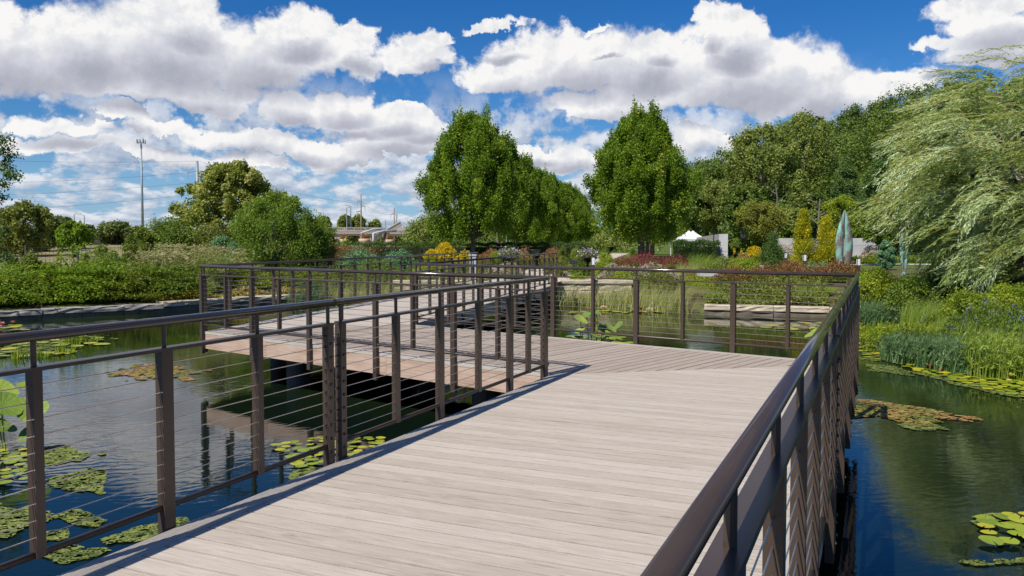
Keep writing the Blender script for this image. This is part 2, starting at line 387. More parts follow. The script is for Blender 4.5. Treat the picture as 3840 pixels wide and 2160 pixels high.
for a, b in (('n0', 'c3'), ('c3', 'c4'), ('c4', 'e4'), ('n1', 'c1'), ('c1', 'c2'), ('c2', 'e2')):
    mb = MB(); pa, pb = PJ[a], PJ[b]; mb.bar((*pa, -.17), (*pb, -.17), .12, .24); mb.build('girder', M['dark_wood'], bw)
mb = MB(); PU = offset_poly(.09)
mb.prism([PU['n0'], PU['n1'], PU['c1'], PU['c3']], -.045, -.037); mb.prism([PU['c3'], PU['c1'], PU['c2'], PU['c4']], -.0452, -.0372); mb.prism([PU['c4'], PU['c2'], PU['e2'], PU['e4']], -.0454, -.0374)
mb.build('shade_sheet', M['dark_wood'], bw)  # dark sheet added below the boards, closes the underside for shading
def pile(x, y):
    mb = MB(); mb.lathe((x, y, 0), [(.185, -2.2), (.185, -.30)], 20); mb.box((x, y, -.28), (1, 0, 0), (0, 1, 0), (0, 0, 1), .16, .16, .02)
    mb.build('pile', M['dark_steel'], bw, smooth=False)
pl = []
for s in (1.75, 5.6): pl.append(C4+(C3-C4)/7.02*s+nB*.62)
for s in (1.0, 4.7): pl.append(C2+(C1-C2)/7.54*s-nB*.62)
for t in (1.2, 4.6, 8.0, 11.4): pl += [C3-A*t+nA*.6, C1-A*t-nA*.6]
for t in (1.5, 5.5, 9.5, 13): pl += [C4+A3*t+n3*.6, C2+A3*t-n3*.6]
for p in pl: pile(*p)
# ------------------------------------------------------------ railings
BAR, BOT, RAIL = .93, .118, 1.07
def railing(name, label, Pa, Pb, posts, joint=None, inner=(1, 0)):
    """posts: list of (distance from Pa, 'L' long / 'S' short); joint: distance of the panel joint"""
    Pa = np.array(Pa); Pb = np.array(Pb); L = np.linalg.norm(Pb-Pa); d = (Pb-Pa)/L; d3_ = np.array([d[0], d[1], 0]); s3 = np.array([-d[1], d[0], 0]); up = np.array([0, 0, 1.])
    inn = np.array([inner[0], inner[1], 0])
    root = empty(name, (Pa[0], Pa[1], 0), label, 'railing')
    W = lambda t, z, o=0.: np.array([*(Pa+d*t), z])+s3*o
    mb = MB(); mb.tube([W(0, RAIL), W(L, RAIL)], .0235, 20); mb.ball(W(0, RAIL), .0235, n=16); mb.ball(W(L, RAIL), .0235, n=16)
    if joint is not None: mb.tube([W(joint-.004, RAIL), W(joint+.004, RAIL)], .0245, 20)
    mb.build('handrail', M['handrail'], root, smooth=True)
    spans = [(0., L)] if joint is None else [(0., joint-.045), (joint+.045, L)]
    for a, b in spans:
        mb = MB(); mb.box(W((a+b)/2, BAR), d3_, s3, up, (b-a)/2, .033, .0085); link_b = mb.build('top_bar', M['bronze'], root)
        mb = MB(); mb.tube([W(a, BOT), W(b, BOT)], .0165, 10)
        mb.build('bottom_bar', M['bronze'], root, smooth=True)
    for t, k in posts:
        mb = MB(); hw = .035 if k in 'LJ' else .022; zb = -.35 if k in 'LJ' else BOT-.012
        if k == 'J': hw = .03
        mb.box(W(t, (BAR-.009+zb)/2), d3_, s3, up, hw, .025, (BAR-.009-zb)/2)
        mb.tube([W(t, BAR+.008), W(t, RAIL-.02)], .0125, 10)
        if k == 'J':
            for i in range(9):
                for sg in (-1, 1): mb.ball(W(t, .08+i*.09, 0)+s3*.027*sg, .011, n=8)
        if k in 'LJ':
            for z in (-.12, -.24): mb.ball(W(t, z)-inn*.027, .013, n=8)
        # swaged cable fittings beside the end posts
        if k == 'J' or t < .2 or t > L-.2:
            for i in range(10):
                z = BAR-.0738*(i+1); sgn = 1 if (t < L/2 or k == 'J') else -1
                mb.tube([W(t+sgn*hw, z), W(t+sgn*(hw+.02), z)], .006, 6)
        mb.build('post', M['bronze'], root)
    for i in range(10):
        z = BAR-.0738*(i+1)
        mb = MB(); mb.tube([W(.03, z), W(L-.03, z)], .0026, 5, cap=False); mb.build('cable', M['cable'], root)
    return root
# near left run, measured from the corner back towards the camera
lp = [(.10, 'L'), (.56, 'S'), (1.03, 'L'), (1.73, 'S'), (2.45, 'L'), (3.13, 'S'), (3.83, 'J'), (3.97, 'J'), (4.65, 'S'), (5.34, 'L'), (6.05, 'S'), (6.75, 'L'), (7.45, 'S'), (8.15, 'J'), (8.30, 'J'), (9.0, 'S'), (9.7, 'L'), (10.4, 'S'), (11.1, 'L'), (12.4, 'L'), (13.4, 'L')]
railing('railing', 'bronze cable railing on the left edge of the near deck, shadow on boards', C3, N0, lp, 3.90, nA)
railing('railing', 'bronze cable railing above the tan fascia of the middle deck', C4, C3, [(.05, 'L')]+[(.05+.695*i, 'S' if i % 2 else 'L') for i in range(1, 10)]+[(6.97, 'L')], None, nB)
railing('railing', 'bronze cable railing on the left side of the far deck section', C4, E4, [(.12+.735*i, 'J' if i in (6, 13) else ('S' if i % 2 else 'L')) for i in range(22)]+[(16.25, 'L')], None, n3)
railing('railing', 'bronze cable railing in the right foreground with a glossy round handrail', C1, N1, [(.10, 'L')]+[(.12+.70*i, 'S' if i % 2 else 'L') for i in range(1, 8)]+[(5.62, 'J'), (5.76, 'J')]+[(5.76+.70*i, 'S' if i % 2 else 'L') for i in range(1, 12)], 5.69, -nA)
railing('railing', 'bronze cable railing across the back of the middle deck, facing the stone ledge', C1, C2, [(.11+.732*i, 'S' if i % 2 else 'L') for i in range(10)]+[(7.49, 'L')], None, -nB)
railing('railing', 'bronze cable railing on the right side of the far deck section', C2, E2, [(.12+.72*i, 'J' if i in (6, 13) else ('S' if i % 2 else 'L')) for i in range(19)]+[(13.74, 'L')], None, -n3)
# ------------------------------------------------------------ pond outline, terrain, water
def wl(px, py): return ground(px, py, WZ)
POND = [(-60, -25), (-60, 15), (-34, 19), (-22, 21.5), wl(0, 1205), wl(310, 1190), wl(613, 1173), wl(900, 1151), wl(1190, 1136), (-4.6, 30.6), (-1.5, 30.9), (1.55, 30.6), (4.3, 30.4), (4.9, 27.6), wl(2640, 1180), wl(2900, 1187), wl(3110, 1193), (9.9, 22.6), (9.6, 19.5), (8.0, 17.3), (7.2, 15.6), (7.6, 14.1), (8.6, 13.2), (10.6, 12.2), (13, 10.5), (16, 6), (20, 0), (24, -25)]
PO = np.array(POND)
def sdist(x, y):
    """signed distance to the pond outline, negative inside"""
    P = np.stack([x, y], -1); dmin = np.full(x.shape, 1e9); ins = np.zeros(x.shape, bool)
    for i in range(len(PO)):
        a, b = PO[i], PO[(i+1) % len(PO)]; e = b-a; w = P-a
        t = np.clip((w@e)/(e@e), 0, 1); dd = np.linalg.norm(w-t[..., None]*e, axis=-1); dmin = np.minimum(dmin, dd)
        c = ((a[1] > y) != (b[1] > y)) & (x < (b[0]-a[0])*(y-a[1])/(b[1]-a[1]+1e-12)+a[0]); ins ^= c
    return np.where(ins, -dmin, dmin)
def ss(v): v = np.clip(v, 0, 1); return v*v*(3-2*v)
def terrain(x, y):
    s = sdist(x, y)
    edge_h = np.where((x > 7) & (y < 24), -.72, -.42)       # soft bank at right, walled bank elsewhere
    h = np.where(s < 0, -.95-.6*ss(-s/2.), edge_h-.06+(.06-edge_h)*ss((s-.45)/3.5))
    h = np.where(s < .16, -1.0-.6*ss(-s/2.), np.where(s < .55, np.where(edge_h < -.7, edge_h, -.64), h))
    h = h+13.0*ss((x-16-.05*y)/50)*ss((y-58)/70)+.9*ss((y-75)/30)*ss((-x-14)/15)*(1-ss((-x-60)/30))*(1-ss((y-130)/30))
    return h
def th(x, y): return float(terrain(np.array([float(x)]), np.array([float(y)]))[0])
def axis(lo, hi, fine_lo, fine_hi, step, grow=1.18):
    a = list(np.arange(fine_lo, fine_hi+1e-6, step)); s = step; v = fine_hi
    while v < hi: s *= grow; v += s; a.append(v)
    s = step; v = fine_lo; pre = []
    while v > lo: s *= grow; v -= s; pre.append(v)
    return np.array(pre[::-1]+a)
gx = axis(-3000, 3000, -24, 26, .25); gy = axis(-60, 4000, 8, 40, .25)
GX, GY = np.meshgrid(gx, gy); GZ = terrain(GX, GY)
V = np.stack([GX, GY, GZ], -1).reshape(-1, 3); nx, ny = len(gx), len(gy)
ii = (np.arange(ny-1)[:, None]*nx+np.arange(nx-1)[None, :]).ravel()
gm, t, b, o = mat('garden_ground'); g = t.n('ShaderNodeNewGeometry').outputs['Position']
sp = t.n('ShaderNodeSeparateXYZ'); t.set(sp.inputs[0], g)
n1 = t.noise(g, 1.3, 6, .65); n2 = t.noise(g, .12, 4, .6); n3_ = t.noise(g, 14, 4, .7)
mulch = t.ramp(n3_, [(.3, (.05, .032, .02)), (.6, (.13, .09, .06)), (.75, (.2, .15, .10))])
green = t.ramp(n1, [(.3, (.055, .09, .015)), (.55, (.11, .155, .025)), (.75, (.17, .2, .04))])
tan = t.ramp(n1, [(.3, (.16, .15, .06)), (.55, (.30, .25, .12)), (.8, (.38, .30, .16))])
c = t.mix(t.mr(n1, .42, .6), mulch, green)
lawn_r = t.m('MULTIPLY', t.mr(sp.outputs[0], 11, 13), t.mr(sp.outputs[1], 44, 47))
c = t.mix(lawn_r, c, t.ramp(n1, [(.3, (.07, .12, .02)), (.7, (.12, .18, .035))]))
field = t.m('MULTIPLY', t.mr(sp.outputs[0], -7, -10), t.mr(sp.outputs[1], 42, 46))
c = t.mix(field, c, t.mix(t.mr(n2, .55, .75), tan, green))
far = t.mr(sp.outputs[1], 60, 90); c = t.mix(t.m('MULTIPLY', far, t.m('SUBTRACT', 1., field)), c, green)
t.set(b.inputs['Base Color'], c); b.inputs['Roughness'].default_value = .95; b.inputs['Specular IOR Level'].default_value = .2
bump(t, b, n3_, .5, .05)
link('ground', np_mesh('ground', V, np.stack([ii, ii+1, ii+nx+1, ii+nx], -1), smooth=True), gm)['kind'] = 'structure'
# water
wm, t, b, o = mat('pond_water'); g = t.n('ShaderNodeNewGeometry').outputs['Position']
sp = t.n('ShaderNodeSeparateXYZ'); t.set(sp.inputs[0], g)
nn = t.noise(g, .35, 4, .6); nf = t.noise(g, 3., 5, .7)
murk = t.m('MULTIPLY', t.mr(t.m('ADD', nn, t.m('MULTIPLY', nf, .12)), .50, .66), t.m('MAXIMUM', t.mr(sp.outputs[1], 10, 15), t.m('MULTIPLY', t.mr(sp.outputs[0], 3, 6), t.mr(sp.outputs[1], 8.6, 11))))
base = t.mix(murk, (.004, .010, .006), (.020, .034, .005))
t.set(b.inputs['Base Color'], base); b.inputs['Roughness'].default_value = .025; b.inputs['IOR'].default_value = 1.333; b.inputs['Specular IOR Level'].default_value = .85
rg = t.mapping(g, (1, 2.1, 1), (0, 0, .35))
w1 = t.noise(rg, 9, 3, .6, dist=.6); w2 = t.noise(t.mapping(g, (1, 1.6, 1), (0, 0, -.5)), 2.6, 2, .5)
wv = t.n('ShaderNodeTexWave', wave_type='BANDS', bands_direction='Y'); t.set(wv.inputs[0], t.mapping(g, (1, 1, 1), (0, 0, -.28)))
wv.inputs['Scale'].default_value = 2.3; wv.inputs['Distortion'].default_value = 9; wv.inputs['Detail'].default_value = 2; wv.inputs['Detail Scale'].default_value = 1.5
calm = t.mr(t.noise(g, .28, 2, .5), .42, .60, .22, 1.)
hh = t.m('MULTIPLY', t.m('ADD', t.m('ADD', t.m('MULTIPLY', w1, .42), t.m('MULTIPLY', w2, 1.1)), t.m('MULTIPLY', wv.outputs['Fac'], .30)), calm)
bump(t, b, hh, .16, .012)
wv_ = MB(); wv_.add([(-62, -28, WZ), (30, -28, WZ), (30, 33, WZ), (-62, 33, WZ)], [(0, 1, 2, 3)]); wv_.build('water', wm)['kind'] = 'structure'
# paths
def strip(name, pts, w, z, m):
    V = []
    for i, p in enumerate(pts):
        a = np.array(pts[max(i-1, 0)], float); c = np.array(pts[min(i+1, len(pts)-1)], float); d = (c-a)/np.linalg.norm(c-a); n = np.array([-d[1], d[0]])
        for s in (-1, 1): q = np.array(p)+n*s*w/2; V.append((*q, z))
    mb = MB(); mb.add(V, [(2*i, 2*i+1, 2*i+3, 2*i+2) for i in range(len(pts)-1)]); o = mb.build(name, m); o['kind'] = 'structure'; return o
strip('path', [(.12, 28.6), (.45, 30.5), (1.6, 36), (2.4, 45), (6.2, 64), (12.5, 98)], 2.75, .012, M['path'])
strip('path', [(1.0, 32.4), (3.4, 32.2), (5.0, 32.6)], 2.6, .016, M['path'])
strip('path', [(11.5, 50), (17, 51.5), (30, 52), (50, 53)], 2.6, .02, M['path'])
strip('road', [(-300, 182), (-60, 182)], 9, 4.0, M['asphalt'])
# ------------------------------------------------------------ stone banks
def rock_box(name, a, b, z0, z1, depth, m, parent, rough=.02, seg=.22, seed=1):
    """a stone block with an uneven face between plan points a and b; depth goes to the left of a->b"""
    r = np.random.default_rng(seed); a = np.array(a, float); b = np.array(b, float); L = np.linalg.norm(b-a); d = (b-a)/L; n = np.array([-d[1], d[0]])
    k = max(2, int(L/seg)); V = []; 
    prof = [(0, z0), (0, (z0+z1)/2), (0, z1-.02), (.02, z1), (depth*.5, z1), (depth, z1), (depth, z0)]
    for i in range(k+1):
        for j, (o_, z) in enumerate(prof):
            p = a+d*L*i/k+n*o_; jt = rough if j < 5 else 0
            p = p+n*r.uniform(-jt, jt); V.append((p[0], p[1], z+(r.uniform(-jt, jt)*.5 if 2 <= j <= 4 else 0)))
    m_ = len(prof); Fc = []
    for i in range(k):
        for j in range(m_-1): Fc.append((i*m_+j, i*m_+j+m_, i*m_+j+1+m_, i*m_+j+1))
    Fc.append(tuple(range(m_))); Fc.append(tuple(k*m_+j for j in range(m_-1, -1, -1)))
    mb = MB(); mb.add(V, Fc); return mb.build(name, m, parent)
def polywalk(pts, step):
    out = []; 
    for i in range(len(pts)-1):
        a, b = np.array(pts[i]), np.array(pts[i+1]); L = np.linalg.norm(b-a); k = max(1, round(L/step))
        for j in range(k): out.append(a+(b-a)*j/k)
    out.append(np.array(pts[-1])); return out
def stone_edging(label, pts, step, ztop, m, seed, lower=True, cat='stone edging'):
    q = polywalk(pts, step); root = empty('stone_edging', (q[0][0], q[0][1], WZ), label, cat); r = random.Random(seed)
    for i in range(len(q)-1):
        a, b = q[i], q[i+1]; d = (b-a)/np.linalg.norm(b-a); zt = ztop+r.uniform(-.012, .012)
        rock_box('capstone', a+d*.006, b-d*.006, zt-.15, zt, .42, m, root, .018, seed=seed*100+i)
        if lower:
            n = np.array([-d[1], d[0]])*.05
            rock_box('lower_stone', a+n+d*.01, b+n-d*.01, WZ-.25, zt-.155, .35, M['stone_wet'], root, .02, seed=seed*177+i)
    return root
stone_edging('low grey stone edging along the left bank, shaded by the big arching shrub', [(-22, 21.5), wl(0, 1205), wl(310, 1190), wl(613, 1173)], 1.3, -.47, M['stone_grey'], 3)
stone_edging('sunlit pale stone edging of the left bank, seen through the middle railing', [wl(613, 1173), wl(900, 1151), wl(1190, 1136), (-5.4, 30.5)], 1.5, -.42, M['stone'], 4)
stone_edging('pale limestone ledge above the water, seen through the back railing', [wl(2640, 1180), wl(2900, 1187), wl(3110, 1193), (10.2, 22.9)], 1.7, -.46, M['stone'], 5)
def abutment(label, a, b, top, seed):
    root = empty('stone_wall', (a[0], a[1], WZ), label, 'stone wall'); a = np.array(a); b = np.array(b); d = (b-a)/np.linalg.norm(b-a); L = np.linalg.norm(b-a); r = random.Random(seed)
    k = max(1, round(L/1.4))
    for i in range(k): rock_box('capstone', a+d*(L*i/k+.004), a+d*(L*(i+1)/k-.004), top-.13, top, .5, M['stone'], root, .008, seed=seed+i)
    n = np.array([-d[1], d[0]])*.06
    for j, (z0, z1) in enumerate([(WZ-.3, -.55), (-.545, -.33), (-.325, top-.135)]):
        x = 0.05; 
        while x < L-.2:
            w = min(r.uniform(.5, .95), L-.05-x); rock_box('wall_stone', a+n+d*(x+.004), a+n+d*(x+w-.004), z0, z1, .4, M['stone'], root, .02, seed=seed*31+j*50+int(x*10)); x += w
    return root
abutment('stone wall with a flat capstone at the end of the far deck, behind the reeds', (1.55, 30.3), (4.45, 30.3), .05, 11)
abutment('short stone wall left of the far deck, behind its left railing', (-4.4, 30.4), (-1.35, 30.6), .02, 12)
# ------------------------------------------------------------ foliage generators
def unit(v): return v/(np.linalg.norm(v, axis=-1, keepdims=True)+1e-9)
def leaves(P, Dr, Nm, L, W, tone):
    """rhombic leaves: base point P, direction Dr, normal Nm; L, W arrays"""
    n = len(P); Dr = unit(Dr); S = unit(np.cross(Dr, Nm)); Nn = np.cross(S, Dr)
    L = np.broadcast_to(np.asarray(L, float), (n,))[:, None]; W = np.broadcast_to(np.asarray(W, float), (n,))[:, None]
    V = np.stack([P, P+Dr*L*.45+S*W/2-Nn*L*.06, P+Dr*L, P+Dr*L*.45-S*W/2-Nn*L*.06], 1).reshape(-1, 3)
    return V, np.arange(4*n).reshape(n, 4), np.asarray(tone, float)
def clump_leaves(C, R, per, size, rg, shell=.55, aspect=.75, updir=None, ctone=.18):
    """leaves scattered through ellipsoid clumps C (k,3) with radii R (k,3)"""
    per = int(per*1.9); size = size*.70
    k = len(C); idx = np.repeat(np.arange(k), per); n = len(idx)
    g = unit(rg.normal(size=(n, 3))); rad = shell+(1-shell)*rg.random(n)**.6; rad = np.where(rg.random(n) < .25, rg.random(n)**.5, rad)
    rad *= 1+.26*rg.normal(size=n)
    P = C[idx]+R[idx]*g*rad[:, None]
    Nm = unit(g*.7+rg.normal(size=(n, 3))*.6+np.array([0, 0, .45]))
    Dr = rg.normal(size=(n, 3))
    if updir is not None: Dr = Dr*.55+np.array(updir)+g*.5
    Dr = unit(Dr-Nm*np.sum(Dr*Nm, -1, keepdims=True)*(0 if updir is not None else 1))
    ct = rg.normal(size=k)*ctone
    tone = np.clip(.42+ct[idx]+rg.normal(size=n)*.2, 0, 1)
    L = size*(.7+.6*rg.random(n))
    return leaves(P, Dr, Nm, L, L*aspect, tone)
def join(parts):
    Vs, Fs, Ts = [], [], []; n = 0
    for V, Fc, T in parts: Vs.append(V); Fs.append(Fc+n); Ts.append(T); n += len(V)
    return np.concatenate(Vs), np.concatenate(Fs), np.concatenate(Ts)
def limb(mb, a, b, r0, r1, rg, k=5, wob=.06, n=7):
    a = np.array(a, float); b = np.array(b, float); L = np.linalg.norm(b-a)
    pts = [a+(b-a)*i/k+(rg.normal(size=3)*wob*L if 0 < i < k else 0) for i in range(k+1)]
    mb.tube(pts, [r0+(r1-r0)*i/k for i in range(k+1)], n)
def tree(name, label, base, height, crown_r, crown_z0, n_cl, per, lsize, m, profile, rg, cl=(.35, .6), trunk_r=.12, bark='bark', group=None, cat='tree', updir=None, n_limb=12, aspect=.75, vert=1.2, shell=.55, gap=0., lean=(0, 0), surf=.55, trunk=True, ctone=.18, spires=0):
    """profile(t) -> relative radius for t in 0..1 from crown bottom to top. Built around the origin."""
    root = empty(name, base, label, cat, group)
    t = rg.random(n_cl)**.85; a = rg.random(n_cl)*2*math.pi
    pr = np.array([profile(x) for x in t]); rr = crown_r*pr*(surf+(1-surf)*rg.random(n_cl)**.5)
    ang_n = 1+.13*np.sin(3*a+rg.random()*6)+.10*np.sin(5*a+rg.random()*6)+gap*rg.normal(size=n_cl)
    z = crown_z0+(height-crown_z0)*t
    C = np.stack([rr*ang_n*np.cos(a)+lean[0]*t, rr*ang_n*np.sin(a)+lean[1]*t, z], -1)
    s = rg.uniform(cl[0], cl[1], n_cl)*(1-.35*t); R = np.stack([s, s, s*vert], -1)
    if spires:
        a2 = rg.random(spires)*6.283; t2 = .15+.8*rg.random(spires)**.8; r2 = np.array([crown_r*profile(q)*1.0 for q in t2]); L2 = crown_r*(.12+.20*rg.random(spires))
        C = np.concatenate([C, np.stack([r2*np.cos(a2)*.95, r2*np.sin(a2)*.95, crown_z0+(height-crown_z0)*t2+L2*.6], -1), [[0, 0, height-.1]]]); R = np.concatenate([R, np.stack([L2*.2+.04, L2*.2+.04, L2], -1), [[.16, .16, .55]]]); n_cl = len(C)
    mb = MB(); 
    if trunk:
        k = 7; tp = [np.array([lean[0]*(i/k)*.8, lean[1]*(i/k)*.8, 0])+np.array([*(rg.normal(size=2)*.03*height*.2 if i else (0, 0)), height*.86*i/k-(.15 if i == 0 else 0)]) for i in range(k+1)]
        mb.tube(tp, [trunk_r*(1.25 if i == 0 else 1)*(1-.86*i/k) for i in range(k+1)], 9)
        for j in rg.choice(n_cl, min(n_limb, n_cl), replace=False):
            zz = max(crown_z0*.85, C[j][2]-np.hypot(*C[j][:2])*1.1-.2); f = zz/(height*.86); f = min(max(f, .1), .9)
            st = np.array([lean[0]*f*.8, lean[1]*f*.8, height*.86*f]); limb(mb, st, C[j], trunk_r*.38*(1-f*.5), trunk_r*.06, rg, 4, .05, 6)
        mb.build('trunk', M[bark], root, smooth=True, world=False)
    V, Fc, T = clump_leaves(C, R, per, lsize, rg, shell, aspect, updir, ctone)
    link('crown', np_mesh('crown', V, Fc, T), m, root, world=False)
    return root
def P_oval(t): return max(.05, (math.sin(math.pi*min(1, t*.82+.16)))**.75*(1-.12*t))
def P_maple(t): return float(np.interp(t, [0, .15, .35, .6, .8, .92, 1], [.64, .92, 1., .80, .55, .34, .12]))
def P_cone(t): return max(.04, 1-t)**.8
def P_round(t): return math.sqrt(max(.02, 1-(2*t-1)**2))
def P_dome(t): return math.sqrt(max(.02, 1-t**2))
def copy_to(src, loc, label, group=None, rz=0., sc=(1, 1, 1)):
    c = copy_tree(src); c.location = loc; c.rotation_euler = (0, 0, rz); c.scale = sc; c['label'] = label
    if group: c['group'] = group
    return c
# --- the maple alley
ALLEY = 'maples lining the garden path'
rg = np.random.default_rng(5)
def maple_pos(x0, d): x = x0+.188*d; return (x, d, th(x, d))
mp1 = tree('maple_tree', 'leftmost maple of the alley, tall and broad, just right of the round grey-green bush', maple_pos(-10.6, 45), 8.0, 2.55, 1.9, 250, 200, .145, M['maple'], P_maple, rg, (.28, .52), .15, group=ALLEY, vert=1.45, updir=(0, 0, .3), n_limb=18, gap=.09, surf=.4, spires=70)
mp2 = tree('maple_tree', 'second maple of the left row, right behind the tallest left one', maple_pos(-10.6, 52), 7.5, 2.4, 1.95, 150, 230, .15, M['maple'], P_maple, rg, (.28, .5), .14, group=ALLEY, vert=1.4, updir=(0, 0, .3), n_limb=14, gap=.09, surf=.4, spires=60)
mp3 = tree('maple_tree', 'large dense maple right of the garden path, nearest of the right row', maple_pos(-1.48, 45), 8.1, 2.6, 1.95, 200, 250, .145, M['maple'], P_maple, rg, (.28, .52), .15, group=ALLEY, vert=1.35, updir=(0, 0, .3), n_limb=18, gap=.09, surf=.4, spires=75)
for i, d in enumerate((59, 66, 73, 80, 87, 94)):
    w = ('third', 'fourth', 'fifth', 'sixth', 'seventh', 'eighth')[i]
    copy_to((mp2, mp1)[i % 2], maple_pos(-10.6, d), w+' maple of the left row, counted from the broad one at its left end', ALLEY, 1.3*i+.7, (.92, .92, (.93, .86)[i % 2]))
for i, d in enumerate((52, 60, 68, 76, 86)):
    w = ('second', 'third', 'fourth', 'fifth', 'last')[i]
    copy_to((mp2, mp3)[i % 2], maple_pos(-1.48, d), w+' maple of the right row, mostly hidden behind the large nearest one', ALLEY, 2.1*i+.4, (.95, .95, .9))
# --- left middle ground trees
tree('sycamore_tree', 'open yellow-green sycamore standing before the tall power pole', (XX(872, 42), 42, 0), 5.35, 2.55, .6, 330, 85, .165, M['sycamore'], lambda t: float(np.interp(t, [0, .3, .6, .85, 1], [.8, 1, .95, .62, .25])), rg, (.22, .44), .13, n_limb=26, gap=.12, vert=.95, surf=.25, aspect=.95, ctone=.2, shell=.4)
tree('leafy_tree', 'bright green upswept bushy tree behind the far left corner of the railing', (XX(1035, 33), 33, -.1), 3.2, 1.72, .25, 110, 200, .13, M['cypress'], P_round, rg, (.28, .5), .09, vert=1.2, updir=(.3, 0, .8), aspect=.45, n_limb=10, surf=.45)
tree('leafy_tree', 'small green bushy tree at the right foot of the bright upswept one', (XX(1180, 34), 34.4, -.1), 2.15, .95, .2, 46, 170, .12, M['cypress'], P_round, rg, (.24, .4), .06, vert=1.1, updir=(.3, 0, .6), aspect=.45, n_limb=6)
def shrub(name, label, px, d, wpx, ytop, m, n_cl=30, per=120, ls=.09, cat='shrub', cl=None, prof=P_dome, ybot=None, updir=None, aspect=.6, depth=None, group=None, z0=None, seed=None, vert=1., shell=.5, surf=.5, ctone=.16):
    r_ = np.random.default_rng(seed if seed is not None else int(px*7+d*13)); x = XX(px, d); rx = wpx/2*d/F; zt = ZZ(ytop, d); zb = (th(x, d) if z0 is None else z0)
    ry = depth if depth else rx; hgt = max(.15, zt-zb)
    t = r_.random(n_cl)**.9; a = r_.random(n_cl)*2*math.pi; pr = np.array([prof(q) for q in t]); rr = (surf+(1-surf)*r_.random(n_cl)**.5)*pr
    if cl is None: cl = (.22*min(rx, hgt), .40*min(rx, hgt))
    s = r_.uniform(cl[0], cl[1], n_cl); 
    C = np.stack([(rx-s*.5)*rr*np.cos(a), (ry-s*.5)*rr*np.sin(a), np.maximum(s*.3, (hgt-s*.7*vert)*t)], -1)
    V, Fc, T = clump_leaves(C, np.stack([s, s, s*vert], -1), per, ls, r_, shell, aspect, updir, ctone)
    V[:, 2] = np.maximum(V[:, 2], .0)
    o = link(name, np_mesh(name, V, Fc, T), m); o.location = (x, d, zb); return tag(o, label, cat, group)
shrub('bush', 'dark green leafy bush left of the sycamore trunk', 620, 36, 260, 822, M['shrub'], 60, 170, .12, prof=P_round, depth=1.2)
shrub('bush', 'low green bush with the radio tower rising behind it', 525, 35, 130, 858, M['forsythia'], 34, 130, .12, prof=P_round)
shrub('bush', 'olive green bush filling the gap under the sycamore', 770, 37, 260, 845, M['olive'], 50, 150, .12, prof=P_round, depth=1.2)
shrub('bush', 'soft grey-green bush between the sycamore and the bright upswept tree', 845, 33.5, 130, 880, M['teal'], 26, 120, .10, prof=P_round, depth=.7)
shrub('bush', 'round grey-green bush behind the hedge, left of the maples', 1612, 62, 205, 803, M['wood2'], 60, 150, .2, prof=P_round)
shrub('bush', 'small olive bush right of the bright upswept tree', 1270, 36, 130, 925, M['olive'], 30, 130, .09)
# --- arching grass clumps
def blades(n, spread, h, lean, width, rg, curve=.5, segs=3, hv=.3, wild=.12):
    """grass: n curved ribbons from a disc (spread x,y); lean = (x,y) tip offset"""
    a = rg.random(n)*2*math.pi; r = np.sqrt(rg.random(n)); B0 = np.stack([spread[0]*r*np.cos(a), spread[1]*r*np.sin(a), np.zeros(n)], -1)
    hh_ = h*(1-hv+hv*2*rg.random(n)*.75); out = np.stack([np.cos(a), np.sin(a)], -1)*h*.28*rg.random(n)[:, None]+rg.normal(size=(n, 2))*h*wild
    tip = np.concatenate([out+np.array(lean)*(.5+rg.random((n, 1))), np.zeros((n, 1))], 1)
    az = rg.random(n)*2*math.pi; side = np.stack([np.cos(az), np.sin(az), np.zeros(n)], -1)
    lv = np.linspace(0, 1, segs+1); Vs = []
    dr = np.clip(np.linalg.norm(tip[:, :2], axis=1)/hh_, 0, 1.6)
    for s in lv:
        p = B0+tip*(s**(1+curve*1.6))+np.stack([np.zeros(n), np.zeros(n), hh_*(s-curve*.28*dr*s**3)], -1)
        w = width*(1-s*.92)*(.6+.4*np.sin(math.pi*min(1, s+.3)))
        Vs += [p-side*w/2, p+side*w/2]
    V = np.stack(Vs, 1).reshape(-1, 3); k = 2*(segs+1); Fc = []
    b0 = np.arange(n)[:, None]*k
    for s in range(segs): Fc.append(np.stack([b0[:, 0]+2*s, b0[:, 0]+2*s+1, b0[:, 0]+2*s+3, b0[:, 0]+2*s+2], -1))
    Fc = np.stack(Fc, 1).reshape(-1, 4); tn = np.clip(.4+rg.normal(size=n)*.22, 0, 1); T = np.repeat(tn, segs)
    return V, Fc, T
